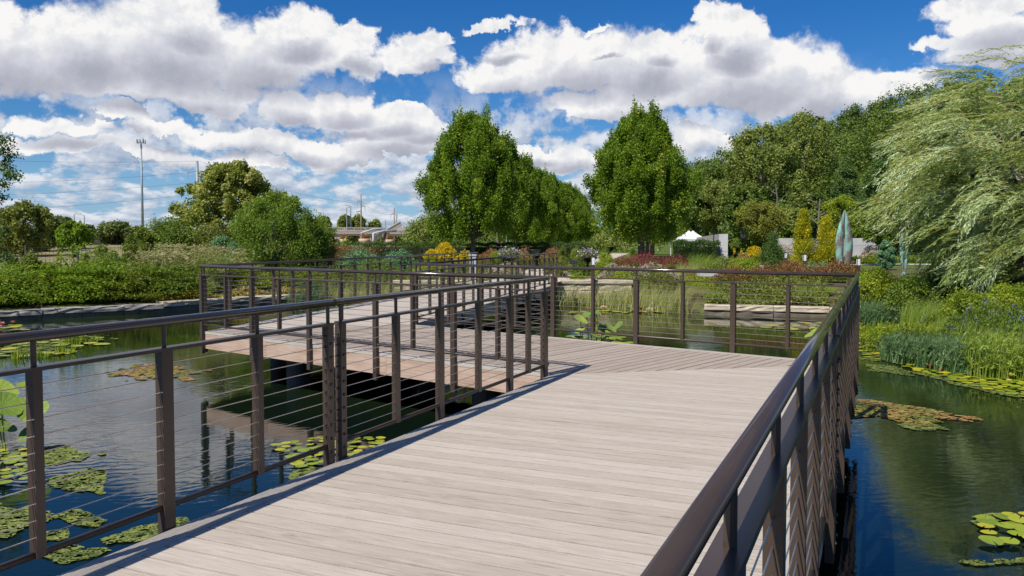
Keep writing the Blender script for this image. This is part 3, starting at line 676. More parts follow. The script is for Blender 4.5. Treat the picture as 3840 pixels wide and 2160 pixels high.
def grass_clump(name, label, px, d, wpx, ytop, m, n=500, lean=(.15, 0), width=.02, curve=.5, cat='ornamental grass', depth=None, kind=None, group=None, z0=None, segs=3, hv=.3, plume=None, seed=None):
    r_ = np.random.default_rng(seed if seed is not None else int(px*3+d*17)); x = XX(px, d); zb = th(x, d) if z0 is None else z0; h = max(.1, ZZ(ytop, d)-zb)
    rx = wpx/2*d/F; ry = depth if depth else rx
    V, Fc, T = blades(n, (rx, ry), h, lean, width, r_, curve, segs, hv)
    o = link(name, np_mesh(name, V, Fc, T), m); o.location = (x, d, zb)
    if kind: o['kind'] = kind
    tag(o, label, cat if kind != 'stuff' else None, group)
    if plume:
        k = 2*(segs+1); tips = V.reshape(n, k, 3)[:, -1]; sel = r_.random(n) < plume[1]; tp = tips[sel]; q = len(tp)
        idx = np.repeat(np.arange(q), 5); P = tp[idx]-np.array([*lean, 0])*.25*r_.random((len(idx), 1))+r_.normal(size=(len(idx), 3))*.02
        V2, F2, T2 = leaves(P, r_.normal(size=(len(idx), 3))*.3+np.array([lean[0]*2, lean[1]*2, .35]), r_.normal(size=(len(idx), 3)), plume[3], plume[3]*.2, np.clip(.5+r_.normal(size=len(idx))*.25, 0, 1))
        pp = link('seed_heads', np_mesh('seed_heads', V2, F2, T2), M[plume[0]], o, world=False)
    return o
shrub('bush', 'loose green bush rising behind the big arching shrub at the left', 90, 28.2, 170, 950, M['forsythia'], 40, 110, .10, prof=P_round, depth=.9)
shrub('bush', 'leafy green bush rising behind the third arching shrub of the left bank', 400, 28.6, 190, 952, M['shrub'], 40, 110, .10, prof=P_round, depth=.9)
grass_clump('ornamental_grass', 'tall tan-plumed grass blowing to the right, before the dark green bush', 640, 29.5, 190, 935, M['grass'], 1500, (.5, 0), .028, .75, depth=.7, segs=4, hv=.4, plume=('drygrass', .35, 0, .10))
grass_clump('ornamental_grass', 'windblown plumed grass arching right towards the bright upswept tree', 760, 29.2, 160, 940, M['grass'], 1300, (.6, 0), .028, .8, depth=.7, segs=4, hv=.4, plume=('drygrass', .35, 0, .10))
grass_clump('ornamental_grass', 'green windblown grass at the right end of the big arching shrub', 560, 28.3, 160, 955, M['shrub'], 1200, (.5, 0), .03, .7, depth=.6, segs=4, plume=('drygrass', .3, 0, .14))
grass_clump('ornamental_grass', 'rusty tipped grass clump left of the blue-green bush', 1290, 34, 120, 935, M['drygrass'], 900, (.4, 0), .03, .6, depth=.6, segs=4, plume=('rust', .4, 0, .12))
# --- arching shrubs of the left bank
def arch_shrub(label, px, d, wpx, ytop, n_st, m, depth, seed, sweep=.7, z0=None, drop=.3, bottom=None):
    """many arching leafy shoots"""
    r_ = np.random.default_rng(seed); x = XX(px, d); zb = th(x, d) if z0 is None else z0; h = ZZ(ytop, d)-zb; rx = wpx/2*d/F
    st = r_.random(n_st)*2*math.pi; q = np.sqrt(r_.random(n_st)); bx = rx*.85*q*np.cos(st); by = depth*.75*q*np.sin(st)
    az = r_.random(n_st)*2*math.pi; ln = h*(.40+.65*r_.random(n_st)); top = h*np.clip(1-(.95*q)**2, .10, 1)**.62*(.62+.42*r_.random(n_st)+.35*(r_.random(n_st) < .06))*(1+.22*np.sin(bx*2.6+seed)*np.cos(by*2.1+seed)+.12*np.sin(bx*5.7+by*3))
    k = 15; Ps = []; Ds = []
    for j in range(k):
        s = (j+1)/k; p = np.stack([bx+ln*np.cos(az)*s**1.3+sweep*s**2*h*.5, by+ln*np.sin(az)*np.where(np.sin(az) < 0, .45, 1.)*s**1.3, top*(1.25*s**.7)*(1-drop*s**2.6)*.86], -1); Ps.append(p)
    Ps = np.stack(Ps, 1); D = np.gradient(Ps, axis=1)
    n2 = 8; P = np.repeat(Ps.reshape(-1, 3), n2, 0)+r_.normal(size=(n_st*k*n2, 3))*.03; D = np.repeat(D.reshape(-1, 3), n2, 0)
    D = unit(D)+r_.normal(size=D.shape)*.55; Nm = r_.normal(size=D.shape)*.5+np.array([0, 0, 1]); ct = np.repeat(r_.normal(size=n_st)*.15, k*n2)
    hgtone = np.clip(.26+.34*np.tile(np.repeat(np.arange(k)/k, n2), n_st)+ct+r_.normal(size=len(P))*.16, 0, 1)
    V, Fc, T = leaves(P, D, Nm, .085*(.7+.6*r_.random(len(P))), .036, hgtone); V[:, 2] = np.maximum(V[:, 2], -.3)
    o = link('arching_shrub', np_mesh('arching_shrub', V, Fc, T), m); o.location = (x, d, zb); return tag(o, label, 'shrub')
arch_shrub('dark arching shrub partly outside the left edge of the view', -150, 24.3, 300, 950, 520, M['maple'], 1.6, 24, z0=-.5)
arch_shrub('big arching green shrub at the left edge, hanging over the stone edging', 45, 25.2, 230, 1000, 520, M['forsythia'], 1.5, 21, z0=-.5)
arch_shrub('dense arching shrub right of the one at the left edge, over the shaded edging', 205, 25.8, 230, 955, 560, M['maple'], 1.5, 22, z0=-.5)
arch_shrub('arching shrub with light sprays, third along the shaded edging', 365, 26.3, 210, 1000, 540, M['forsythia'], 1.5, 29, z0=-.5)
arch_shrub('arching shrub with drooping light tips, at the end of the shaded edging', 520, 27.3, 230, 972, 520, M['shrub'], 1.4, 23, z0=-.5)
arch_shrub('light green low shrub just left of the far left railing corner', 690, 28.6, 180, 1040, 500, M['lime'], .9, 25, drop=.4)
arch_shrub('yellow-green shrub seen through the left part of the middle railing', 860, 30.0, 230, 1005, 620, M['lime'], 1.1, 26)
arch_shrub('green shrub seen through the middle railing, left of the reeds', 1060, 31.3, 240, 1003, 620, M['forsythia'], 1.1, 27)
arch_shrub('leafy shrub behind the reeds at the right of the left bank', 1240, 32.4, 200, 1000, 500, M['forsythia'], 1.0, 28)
# gold ground cover on top of the edging
def cover(name, label, pts, w, h, m, n, ls, seed, z=None, kind='stuff', aspect=.6, off=0.):
    r_ = np.random.default_rng(seed); q = polywalk(pts, .25); a = r_.random(n)*(len(q)-1); i = a.astype(int); f = a-i; Q = np.array(q)
    base = Q[i]*(1-f)[:, None]+Q[np.minimum(i+1, len(q)-1)]*f[:, None]; dd = np.gradient(Q, axis=0); dd = unit(dd)[i]; nrm = np.stack([-dd[:, 1], dd[:, 0]], -1)
    P2 = base+nrm*(off+w*r_.random(n))[:, None]; z0 = terrain(P2[:, 0], P2[:, 1]) if z is None else np.full(n, z)
    hh_ = h*(.25+.75*r_.random(n))*(.55+.45*np.sin(P2[:, 0]*2.7+P2[:, 1]*1.9)*np.sin(P2[:, 0]*.9+1))
    P = np.stack([P2[:, 0], P2[:, 1], z0+np.maximum(hh_, .01)], -1)
    V, Fc, T = leaves(P, r_.normal(size=(n, 3))*.7+np.array([0, 0, .35]), r_.normal(size=(n, 3))+np.array([0, 0, .8]), ls*(.6+.8*r_.random(n)), ls*aspect, np.clip(.45+.2*r_.normal(size=n), 0, 1))
    o = link(name, np_mesh(name, V, Fc, T), m); o['kind'] = kind; o['label'] = label; return o
cover('ground_cover', 'golden ground cover on the sunlit left bank above the edging', [wl(560, 1173), wl(900, 1151), wl(1190, 1136)], 1.3, .34, M['goldcover'], 14000, .09, 41, off=.35)
# --- reeds
def reed_bed(label, pts, w, h, n, m, seed, lean=(.12, 0), width=.022):
    r_ = np.random.default_rng(seed); q = polywalk(pts, .25); Q = np.array(q); a = r_.random(n)*(len(q)-1); i = a.astype(int)
    V, Fc, T = blades(n, (.05, .05), h, lean, width, r_, .45, 3, .5, .22); k = 8
    base = Q[i]+(r_.random((n, 2))-.5)*w*np.array([.6, 1]); V = V.reshape(n, k, 3); V[:, :, 0] += base[:, 0][:, None]; V[:, :, 1] += base[:, 1][:, None]; V[:, :, 2] += WZ-.05
    o = link('reeds', np_mesh('reeds', V.reshape(-1, 3), Fc, T), m); o['kind'] = 'stuff'; o['label'] = label; return o
reed_bed('pale reeds in the water left of the far deck', [(-6.6, 29.3), (-5.4, 29.5), (-4.2, 29.4)], .9, .95, 900, M['reed'], 51)
reed_bed('green reeds in the water at the end of the left edging', [(-7.6, 28.8), (-6.4, 29.4)], .8, .9, 600, M['rush'], 55)
reed_bed('pale reeds left of the far deck, close to the short stone wall', [(-4.4, 29.6), (-2.2, 29.9)], .8, .85, 700, M['reed'], 52)
reed_bed('tall pale reeds standing in the water before the stone abutment', [(1.7, 28.9), (3.3, 29.1), (4.7, 28.0), (5.3, 26.6)], 1.2, .74, 1350, M['reed'], 53, (.16, 0), .026)
reed_bed('taller green reeds left of the limestone ledge', [(3.4, 27.2), (4.6, 26.4), (5.5, 25.9)], 1.0, .84, 800, M['reed'], 54, (.2, 0), .024)
# ------------------------------------------------------------ garden beyond the pond
def hedge(label, pts, w, h, seed, n=26000, ls=.07, m='yew'):
    r_ = np.random.default_rng(seed); Q = np.array(polywalk(pts, .3)); a = r_.random(n)*(len(Q)-1); i = a.astype(int); f = (a-i)[:, None]
    base = Q[i]*(1-f)+Q[np.minimum(i+1, len(Q)-1)]*f; dd = unit(np.gradient(Q, axis=0))[i]; nr = np.stack([-dd[:, 1], dd[:, 0]], -1)
    face = r_.random(n); u = r_.random(n); jit = r_.normal(size=n)*.045+.05*np.sin(a*1.9)
    side = np.where(face < .45, -w/2-jit, np.where(face < .6, w/2+jit, (u-.5)*w)); z = np.where(face < .6, h*(.02+.98*u), h+jit)
    P2 = base+nr*side[:, None]; z0 = terrain(base[:, 0], base[:, 1])
    P = np.stack([P2[:, 0], P2[:, 1], z0+z], -1); out = np.where((face < .6)[:, None], np.concatenate([nr*np.sign(side)[:, None], np.zeros((n, 1))], 1), np.array([0, 0, 1.]))
    V, Fc, T = leaves(P, out+r_.normal(size=(n, 3))*.7+np.array([0, 0, .5]), r_.normal(size=(n, 3)), ls*(.7+.6*r_.random(n)), ls*.5, np.clip(.45+.22*r_.normal(size=n), 0, 1))
    o = link('hedge', np_mesh('hedge', V, Fc, T), M[m]); tag(o, label, 'hedge')
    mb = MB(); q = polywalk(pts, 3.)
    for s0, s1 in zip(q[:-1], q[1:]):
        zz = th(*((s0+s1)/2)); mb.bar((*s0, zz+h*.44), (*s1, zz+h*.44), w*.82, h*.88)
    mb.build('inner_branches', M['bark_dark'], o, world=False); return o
hedge('long clipped dark yew hedge behind the left maples', [(XX(1325, 49), 49), (XX(2205, 49), 49)], 1.3, ZZ(917, 49), 61, 42000)
hedge('short clipped dark hedge in front of the pale concrete wall end', [(XX(2535, 41), 41), (XX(2700, 40.2), 40.2)], 1.6, ZZ(912, 40.5), 62, 15000)
BX = 'clipped round boxwoods in the garden'
def yd(d, z=0): return 904+(H-z)*F/d
for i, (px, d, w, yt, lab) in enumerate([
    (2272, 33, 86, 943, 'round clipped box ball at the left end of the red flower bed'),
    (2372, 37, 52, 932, 'smaller box ball left of the trunks of the large right maple'),
    (2160, 37, 55, 930, 'box ball beside the black bowl planter left of the garden path'),
    (2110, 42, 44, 925, 'box ball behind the black bowls, under the sixth left maple'),
    (1858, 37, 58, 940, 'low box ball left of the first flower-filled bowl'),
    (2268, 44, 60, 928, 'far box ball behind the flower-filled bowl on the path')]):
    shrub('boxwood_ball', lab, px, d, w, yt, M['shrub'] if i % 2 else M['lime'], 34, 220, .045, cat='box ball', prof=P_dome, group=BX, surf=.75)
def flower_patch(label, px, d, wpx, ytop, leafm, flm, n=300, fl=.6, cat='flowers', depth=.8, fs=.07, spike=False, h0=None, seed=None):
    """foliage mound with blooms carried on top: thing > blossoms"""
    r_ = np.random.default_rng(seed if seed is not None else int(px*11+d*3)); x = XX(px, d); zb = th(x, d); h = max(.12, ZZ(ytop, d)-zb); rx = wpx/2*d/F
    k = int(n*16); a = r_.random(k)*2*math.pi; q = np.sqrt(r_.random(k)); X_ = rx*q*np.cos(a); Y_ = depth*q*np.sin(a); env = h*(1-.45*q**3)*(.85+.15*np.sin(X_*5+Y_*4))
    P = np.stack([X_, Y_, env*(.1+.8*r_.random(k)**.6)], -1)
    V, Fc, T = leaves(P, r_.normal(size=(k, 3))*.6+np.array([0, 0, .7]), r_.normal(size=(k, 3)), .062*(.6+.8*r_.random(k)), .026, np.clip(.45+.2*r_.normal(size=k), 0, 1))
    o = link('flower_bush', np_mesh('flower_bush', V, Fc, T), leafm); o.location = (x, d, zb); tag(o, label, cat)
    fs = fs*.62; m_ = int(n*fl*1.5); a = r_.random(m_)*2*math.pi; q = np.sqrt(r_.random(m_)); X_ = rx*q*np.cos(a); Y_ = depth*q*np.sin(a); env = h*(1-.45*q**3)*(.85+.15*np.sin(X_*5+Y_*4))
    C = np.stack([X_, Y_, env*(.86+.2*r_.random(m_))], -1); per = 7
    idx = np.repeat(np.arange(m_), per); g_ = r_.normal(size=(len(idx), 3))*np.array([1, 1, 4.2 if spike else .6])*fs*.4
    V, Fc, T = leaves(C[idx]+g_, r_.normal(size=(len(idx), 3))+np.array([0, 0, .8 if spike else .2]), r_.normal(size=(len(idx), 3))*.5+np.array([0, 0, 1]), fs, fs*.6, np.clip(.5+.25*r_.normal(size=len(idx)), 0, 1))
    link('blossoms', np_mesh('blossoms', V, Fc, T), M[flm], o, world=False); return o
# blue-green mass and hedgerow left of the far deck
shrub('bush', 'blue-green leafy bush behind the far left railing, right of the rusty grass', 1345, 33.5, 210, 935, M['teal'], 50, 160, .09, prof=P_dome, depth=1.)
shrub('bush', 'blue-green bush just before the yellow flowers', 1500, 35, 150, 938, M['teal'], 36, 150, .09, prof=P_dome, depth=.9)
shrub('bush', 'low green bush behind the pale reeds, under the blue-green bushes', 1410, 32.2, 260, 975, M['shrub'], 46, 130, .09, prof=P_dome, depth=.8)
shrub('bush', 'green bush right of the pale reeds, before the yellow flowers', 1620, 33, 190, 985, M['lime'], 36, 130, .09, prof=P_dome, depth=.8)
flower_patch('tall mound of bright yellow flowers before the dark yew hedge', 1655, 38, 130, 912, M['lime'], 'yellow', 520, 1.1, fs=.09)
flower_patch('yellow flowers straggling right of the tall yellow mound', 1735, 37, 80, 938, M['lime'], 'yellow', 220, .9, fs=.08)
flower_patch('rusty orange flowers right of the yellow mound, behind the far railing end', 1790, 36, 120, 955, M['olive'], 'rust', 260, .8, fs=.07)
flower_patch('orange flowers under the second left maple', 1830, 40, 100, 935, M['olive'], 'orange', 260, .9, fs=.08)
flower_patch('orange flowers right of the first flower bowl, under the third left maple', 1965, 43, 80, 930, M['olive'], 'orange', 220, .9, fs=.08)
flower_patch('orange flower patch behind the middle black bowls', 2065, 44, 90, 928, M['olive'], 'orange', 220, .9, fs=.08)
flower_patch('low whitish pink flowers along the path, left of the far railing end', 1890, 33, 150, 985, M['olive'], 'pink', 300, .8, fs=.06)
flower_patch('low yellow-leaved planting seen through the far railings', 1760, 31.8, 170, 1015, M['lime'], 'yellow', 240, .25, fs=.06)
flower_patch('silvery planting seen through the end of the far right railing', 1930, 31.6, 120, 1020, M['teal'], 'lavender', 220, .2, fs=.05)
shrub('bush', 'dark bush left of the garden path near the lantern bollard', 2085, 34, 110, 965, M['olive'], 30, 120, .08, prof=P_dome)
shrub('bush', 'small dark bush beside the path, right of the angled dark sign', 2170, 35.5, 80, 966, M['shrub'], 24, 110, .08, prof=P_dome)
flower_patch('deep red flower bed in front of the large right maple', 2400, 33.5, 230, 957, M['olive'], 'red', 700, .75, fs=.08, spike=True, depth=1.1)
flower_patch('right half of the deep red flower bed, before the short hedge', 2520, 34, 130, 962, M['olive'], 'red', 380, .6, fs=.08, spike=True, depth=1.)
flower_patch('band of pale pink flowers below the red flower bed', 2420, 31.6, 270, 985, M['olive'], 'pink', 620, .75, fs=.055, depth=.6)
flower_patch('pale pink flowers right of the lantern bollard', 2285, 31.4, 100, 988, M['shrub'], 'pink', 240, .9, fs=.055, depth=.5)
shrub('bush', 'bright yellow-green low bush on the abutment, right of the lantern bollard', 2330, 30.9, 150, 1022, M['lime'], 40, 140, .09, prof=P_dome, depth=.5)
shrub('bush', 'yellow-green low bush on the abutment by the path corner', 2165, 30.85, 130, 1026, M['lime'], 36, 140, .09, prof=P_dome, depth=.5)
shrub('bush', 'grey-green sedum bush behind the right end of the abutment', 2470, 30.6, 170, 1018, M['olive'], 36, 130, .07, prof=P_dome, depth=.6)
flower_patch('yellow-green bush behind the back railing, left of the pale bench slab', 2615, 28.8, 130, 1030, M['lime'], 'yellow', 220, .2, fs=.05)
grass_clump('ornamental_grass', 'fountain of bright green grass before the short hedge', 2615, 34, 90, 952, M['grass'], 900, (.35, 0), .025, .8, segs=4, depth=.6)
grass_clump('ornamental_grass', 'pale grass tuft at the right end of the pink flower band', 2570, 32, 80, 985, M['reed'], 600, (.25, 0), .022, .6)
shrub('bush', 'grey-green bush under the pale concrete wall end', 2720, 36, 120, 962, M['wood2'], 32, 140, .08, prof=P_dome)
shrub('bush', 'yellow-green feathery bush right of the concrete wall end', 2790, 33.5, 150, 968, M['lime'], 38, 150, .08, prof=P_dome)
shrub('bush', 'olive flowering bush below the concrete wall end', 2680, 31, 150, 990, M['olive'], 40, 130, .08, prof=P_dome)
shrub('bush', 'green climber bush right behind the end of the concrete wall', 2752, 42.5, 50, 882, M['shrub'], 30, 150, .11, prof=P_round)
tree('conifer_tree', 'small dark spruce before the gravel path, left of the golden columns', (XX(2897, 33), 33, 0), ZZ(888, 33), .62, .1, 60, 170, .09, M['pine'], P_cone, rg, (.14, .26), .05, 'bark_dark', n_limb=8, updir=(0, 0, .1), aspect=.3, cat='conifer')
GC = 'golden columnar conifers'
tree('golden_conifer', 'left one of the two golden cone-shaped conifers, slimmer at the top', (XX(3011, 38), 38, 0), ZZ(806, 38), .50, .05, 70, 190, .10, M['gold'], P_cone, rg, (.16, .3), .05, 'bark_dark', n_limb=6, updir=(0, 0, 1), aspect=.45, cat='conifer', group=GC, vert=1.5, surf=.6)
tree('golden_conifer', 'right one of the two golden cone-shaped conifers, beside the leaf sculpture', (XX(3099, 38), 38, 0), ZZ(826, 38), .54, .05, 75, 190, .10, M['gold'], P_cone, rg, (.17, .32), .05, 'bark_dark', n_limb=6, updir=(0, 0, 1), aspect=.45, cat='conifer', group=GC, vert=1.4, surf=.6)
shrub('bush', 'low blue-green juniper between the golden conifers and the railing', 3070, 32.5, 150, 985, M['teal'], 34, 150, .08, prof=P_dome, depth=.7)
for i, (px, d, w, yt, lab) in enumerate([(2750, 28.6, 140, 1010, 'rusty brown plumed plants at the left, above the limestone ledge'), (2870, 28.4, 130, 1005, 'rusty brown plumed plants behind the second post gap of the back railing'), (2960, 29.5, 110, 985, 'taller rusty plume clump right of the dark spruce'), (3040, 28.0, 150, 1003, 'rusty brown plumed plants below the golden conifers'), (3150, 29.3, 120, 985, 'rusty brown plumed plants at the foot of the leaf sculpture')]):
    flower_patch(lab, px, d, w, yt, M['olive'], 'rust', 360, .75, fs=.085, spike=True, depth=.7, cat='plumed plants')
for i, (px, d, w, yt, m_, lab) in enumerate([(2700, 26.8, 120, 1085, 'grass', 'tuft of light green grass over the left part of the ledge'), (2850, 26.9, 110, 1075, 'drygrass', 'tuft of pale grass over the middle of the ledge'), (3050, 26.2, 150, 1068, 'grass', 'bright green grass tuft over the right part of the ledge'), (2590, 27.6, 110, 1075, 'drygrass', 'pale grass left of the ledge behind the green reeds')]):
    grass_clump('grass_tuft', lab, px, d, w, yt, M[m_], 900, (.22, 0), .018, .7, depth=.5)
cover('ground_cover', 'mixed low green planting above the limestone ledge', [wl(2640, 1180), wl(2900, 1187), wl(3110, 1193), (10.2, 22.9)], 3.2, .42, M['olive'], 20000, .09, 42, off=.55)
cover('ground_cover', 'low planting at the back of the abutment', [(1.7, 30.9), (4.6, 30.9)], 1.2, .3, M['lime'], 5000, .08, 43, off=.1)
cover('ground_cover', 'mixed low garden planting between the paths', [(3.6, 34), (16, 36)], 7, .45, M['olive'], 36000, .12, 44)
cover('ground_cover', 'mixed low garden planting left of the garden path', [(-16, 33.5), (-.2, 33.5)], 12, .5, M['shrub'], 42000, .13, 45)
cover('ground_cover', 'low garden planting before the long pale wall', [(10, 50), (34, 56)], 6, .35, M['shrub'], 22000, .2, 46)
# bright garden border near the pale wall
for i, (px, d, w, yt, lm, fm, lab) in enumerate([(2830, 48, 60, 925, 'lime', 'yellow', 'pale yellow flowers behind the small spruce'), (2780, 47, 60, 950, 'shrub', 'orange', 'orange and red flowers left of the small spruce'), (2760, 50, 60, 932, 'lime', 'yellow', 'golden flowers right of the concrete wall end'), (2935, 55, 90, 917, 'shrub', 'pink', 'tall pinkish flowers in front of the long pale wall, left part'), (3065, 56, 70, 918, 'shrub', 'lavender', 'lilac flowers between the golden conifers'), (3270, 50, 60, 921, 'lime', 'pink', 'pale bush of flowers at the right end of the long pale wall')]):
    flower_patch(lab, px, d, w, yt, M[lm], fm, 260, .7, fs=.12, depth=1.1)
shrub('bush', 'silver-blue rounded conifer left of the willow trunk', 3325, 42, 60, 900, M['teal'], 36, 150, .10, prof=P_round)
# ------------------------------------------------------------ built things in the garden
def bowl(px, d, wpx, ytop, label, flowers=False, seed=0):
    x, z0 = XX(px, d), th(XX(px, d), d); r = wpx/2*d/F; zt = ZZ(ytop, d)-z0
    root = empty('planter_bowl', (x, d, z0), label, 'planter', 'black bowl planters in the garden')
    mb = MB(); mb.lathe((0, 0, 0), [(r*.42, 0), (r*.42, .04), (r*.14, .10), (r*.14, zt*.68), (r*.42, zt*.76), (r*.98, zt), (r, zt+.03), (r*.9, zt+.03), (r*.8, zt-.04)], 24, cap=False)
    mb.lathe((0, 0, 0), [(r*.01, zt-.03), (r*.82, zt-.03)], 24, cap=False); mb.build('bowl', M['black'], root, smooth=True, world=False)
    if flowers:
        r_ = np.random.default_rng(seed); k = 1500; g_ = r_.normal(size=(k, 3))*np.array([r*.42, r*.42, .10])+np.array([0, 0, zt+.12])
        V, Fc, T = leaves(g_, r_.normal(size=(k, 3)), r_.normal(size=(k, 3)), .08, .05, r_.random(k)); link('foliage', np_mesh('foliage', V, Fc, T), M['olive'], root, world=False)
        g_ = r_.normal(size=(k//2, 3))*np.array([r*.45, r*.45, .10])+np.array([0, 0, zt+.17])
        V, Fc, T = leaves(g_, r_.normal(size=(k//2, 3)), r_.normal(size=(k//2, 3)), .08, .06, r_.random(k//2)); link('blossoms', np_mesh('blossoms', V, Fc, T), M['lavender'], root, world=False)
bowl(1912, 36, 80, 962, 'black bowl planter full of pale flowers, left of the garden path', True, 1)
bowl(2002, 40, 54, 938, 'empty-looking wide black bowl left of the path, under the fourth left maple')
bowl(2118, 44, 40, 932, 'black bowl planter behind the box ball, mid-row')
bowl(2203, 36, 72, 966, 'black bowl planter overflowing with lilac flowers, standing by the path near the red bed', True, 2)
bowl(2280, 47, 50, 928, 'small far black bowl planter right of the path')
bowl(2190, 52, 30, 925, 'smallest black bowl planter, furthest along the path')
def bollard(px, d, ytop, label):
    x = XX(px, d); z0 = th(x, d); h = ZZ(ytop, d)-z0; s = .065
    root = empty('lamp_bollard', (x, d, z0), label, 'bollard light', 'bollard lights in the garden')
    mb = MB(); mb.box((0, 0, (h-.30)/2), (1, 0, 0), (0, 1, 0), (0, 0, 1), s, s, (h-.30)/2); mb.build('post', M['bronze'], root, world=False)
    mb = MB(); mb.box((0, 0, h-.165), (1, 0, 0), (0, 1, 0), (0, 0, 1), s*.92, s*.92, .135); mb.build('lamp_glass', M['lamp_glass'], root, world=False)
    mb = MB(); mb.box((0, 0, h-.015), (1, 0, 0), (0, 1, 0), (0, 0, 1), s*1.08, s*1.08, .015)
    for sx in (-1, 1):
        for sy in (-1, 1): mb.box((sx*s*.96, sy*s*.96, h-.165), (1, 0, 0), (0, 1, 0), (0, 0, 1), .008, .008, .135)
    mb.build('cap', M['bronze'], root, world=False)
bollard(2224, 30.2, 962, 'bollard light nearest the pond, standing behind the abutment capstone')
bollard(1839, 41, 957, 'bollard light seen just above the end of the far left railing')
bollard(3018, 36, 952, 'bollard light in front of the left golden conifer')
bollard(2947, 47, 947, 'bollard light between the small spruce and the left golden conifer')
bollard(2817, 58, 933, 'tiny far bollard light among flowers left of the small spruce')
bollard(3220, 34, 967, 'bollard light right of the leaf sculpture by the pale path')
bollard(3335, 50, 939, 'far bollard light partly behind willow strands')
# leaf sculpture
def leaf_sculpture(name, px, d, wpx, ytop, label, zb=.05):
    x = XX(px, d); z0 = th(x, d); h = ZZ(ytop, d)-z0; W_ = wpx/2*d/F
    root = empty(name, (x, d, z0), label, 'sculpture')
    for sg in (-1, 1):
        V = []; k = 26
        for i in range(k+1):
            s = i/k; z = zb+(h-zb)*s; outw = W_*(math.sin(math.pi*min(1, s**1.0*.95+.05))**.95)+.018; inn_ = .005+.020*math.sin(math.pi*min(1, s*1.15))
            cx = [inn_*sg, outw*sg]; bow = .045*math.sin(math.pi*s)
            for yy in (-.02, .02):
                V += [(cx[0], yy, z), ((cx[0]+cx[1])/2, yy-bow*.6, z), (cx[1], yy+bow*.3, z)]
        Fc = []
        for i in range(k):
            a = i*6; b_ = a+6
            for j in (0, 1): Fc += [(a+j, a+j+1, b_+j+1, b_+j), (a+3+j+1, a+3+j, b_+3+j, b_+3+j+1)]
            Fc += [(a, b_, b_+3, a+3), (a+2, a+5, b_+5, b_+2)]
        mb = MB(); mb.add(V, Fc); mb.build('blade', M['patina'], root, world=False, smooth=True)
    mb = MB(); mb.lathe((0, 0, 0), [(.10, -.05), (.10, .08), (.03, .12)], 12); mb.build('base', M['patina'], root, world=False)
leaf_sculpture('leaf_sculpture', 3166, 31.5, 62, 788, 'tall green copper sculpture of two upright leaf blades beside the golden conifers')
leaf_sculpture('leaf_sculpture', 3392, 36, 36, 750, 'second copper leaf sculpture half hidden behind the willow strands')
# pale concrete walls
def panel_wall(label, a, b, z0, z1, th_, k, cat='concrete wall', zj=None):
    root = empty('concrete_wall', (a[0], a[1], z0), label, cat); a = np.array(a, float); b = np.array(b, float); d = (b-a)/np.linalg.norm(b-a); L = np.linalg.norm(b-a)
    zj = zj or (z0+z1)/2
    for i in range(k):
        for za, zb_ in ((z0, zj-.006), (zj+.006, z1)):
            p, q = a+d*(L*i/k+.006), a+d*(L*(i+1)/k-.006); mb = MB(); mb.bar((*p, (za+zb_)/2), (*q, (za+zb_)/2), th_, zb_-za); mb.build('panel', M['concrete'], root)
panel_wall('pale concrete wall receding towards the white tents, its end face beside the short hedge', (XX(2717, 40), 40.2), (XX(2606, 98), 98), -.1, ZZ(877, 40), .42, 22, zj=.98)
panel_wall('long low pale concrete wall behind the golden conifers', (XX(2912, 60), 60), (XX(3288, 60), 60), -.1, ZZ(893, 60), .35, 8, zj=1.15)
# tents
def tent(px, d, w, ytop, yeave, label):
    x = XX(px, d); z0 = th(x, d); zt = ZZ(ytop, d)-z0; ze = ZZ(yeave, d)-z0; h = w/2
    root = empty('canopy_tent', (x, d, z0), label, 'tent', 'white canopy tents', .35)
    mb = MB(); k = 8; V = []
    for i in range(k+1):
        s = i/k; r = h*(1-s)**1.0; z = ze+(zt-ze)*(s**1.9)
        for cx, cy in ((-1, -1), (0, -1), (1, -1), (1, 0), (1, 1), (0, 1), (-1, 1), (-1, 0)):
            V.append((cx*max(r, .01), cy*max(r, .01), z))
    mb.add(V, [(i*8+j, i*8+(j+1) % 8, (i+1)*8+(j+1) % 8, (i+1)*8+j) for i in range(k) for j in range(8)]); mb.build('canopy', M['white'], root, world=False)
    mb = MB()
    for a, b_ in (((-1, -1), (1, -1)), ((1, -1), (1, 1)), ((1, 1), (-1, 1)), ((-1, 1), (-1, -1))): mb.bar((a[0]*h, a[1]*h, ze-.14), (b_[0]*h, b_[1]*h, ze-.14), .02, .28)
    mb.build('valance', M['white'], root, world=False)
    for sx in (-1, 1):
        for sy in (-1, 1):
            mb = MB(); mb.bar((sx*(h-.04), sy*(h-.04), 0), (sx*(h-.04), sy*(h-.04), ze-.1), .06, .06, (1, 0, 0)); mb.build('leg', M['white_paint'], root, world=False)
tent(2583, 84, 2.7, 864, 896, 'front one of the two white peaked canopy tents beside the concrete wall')
tent(2598, 90, 2.9, 864, 896, 'rear one of the two overlapping white peaked canopy tents')
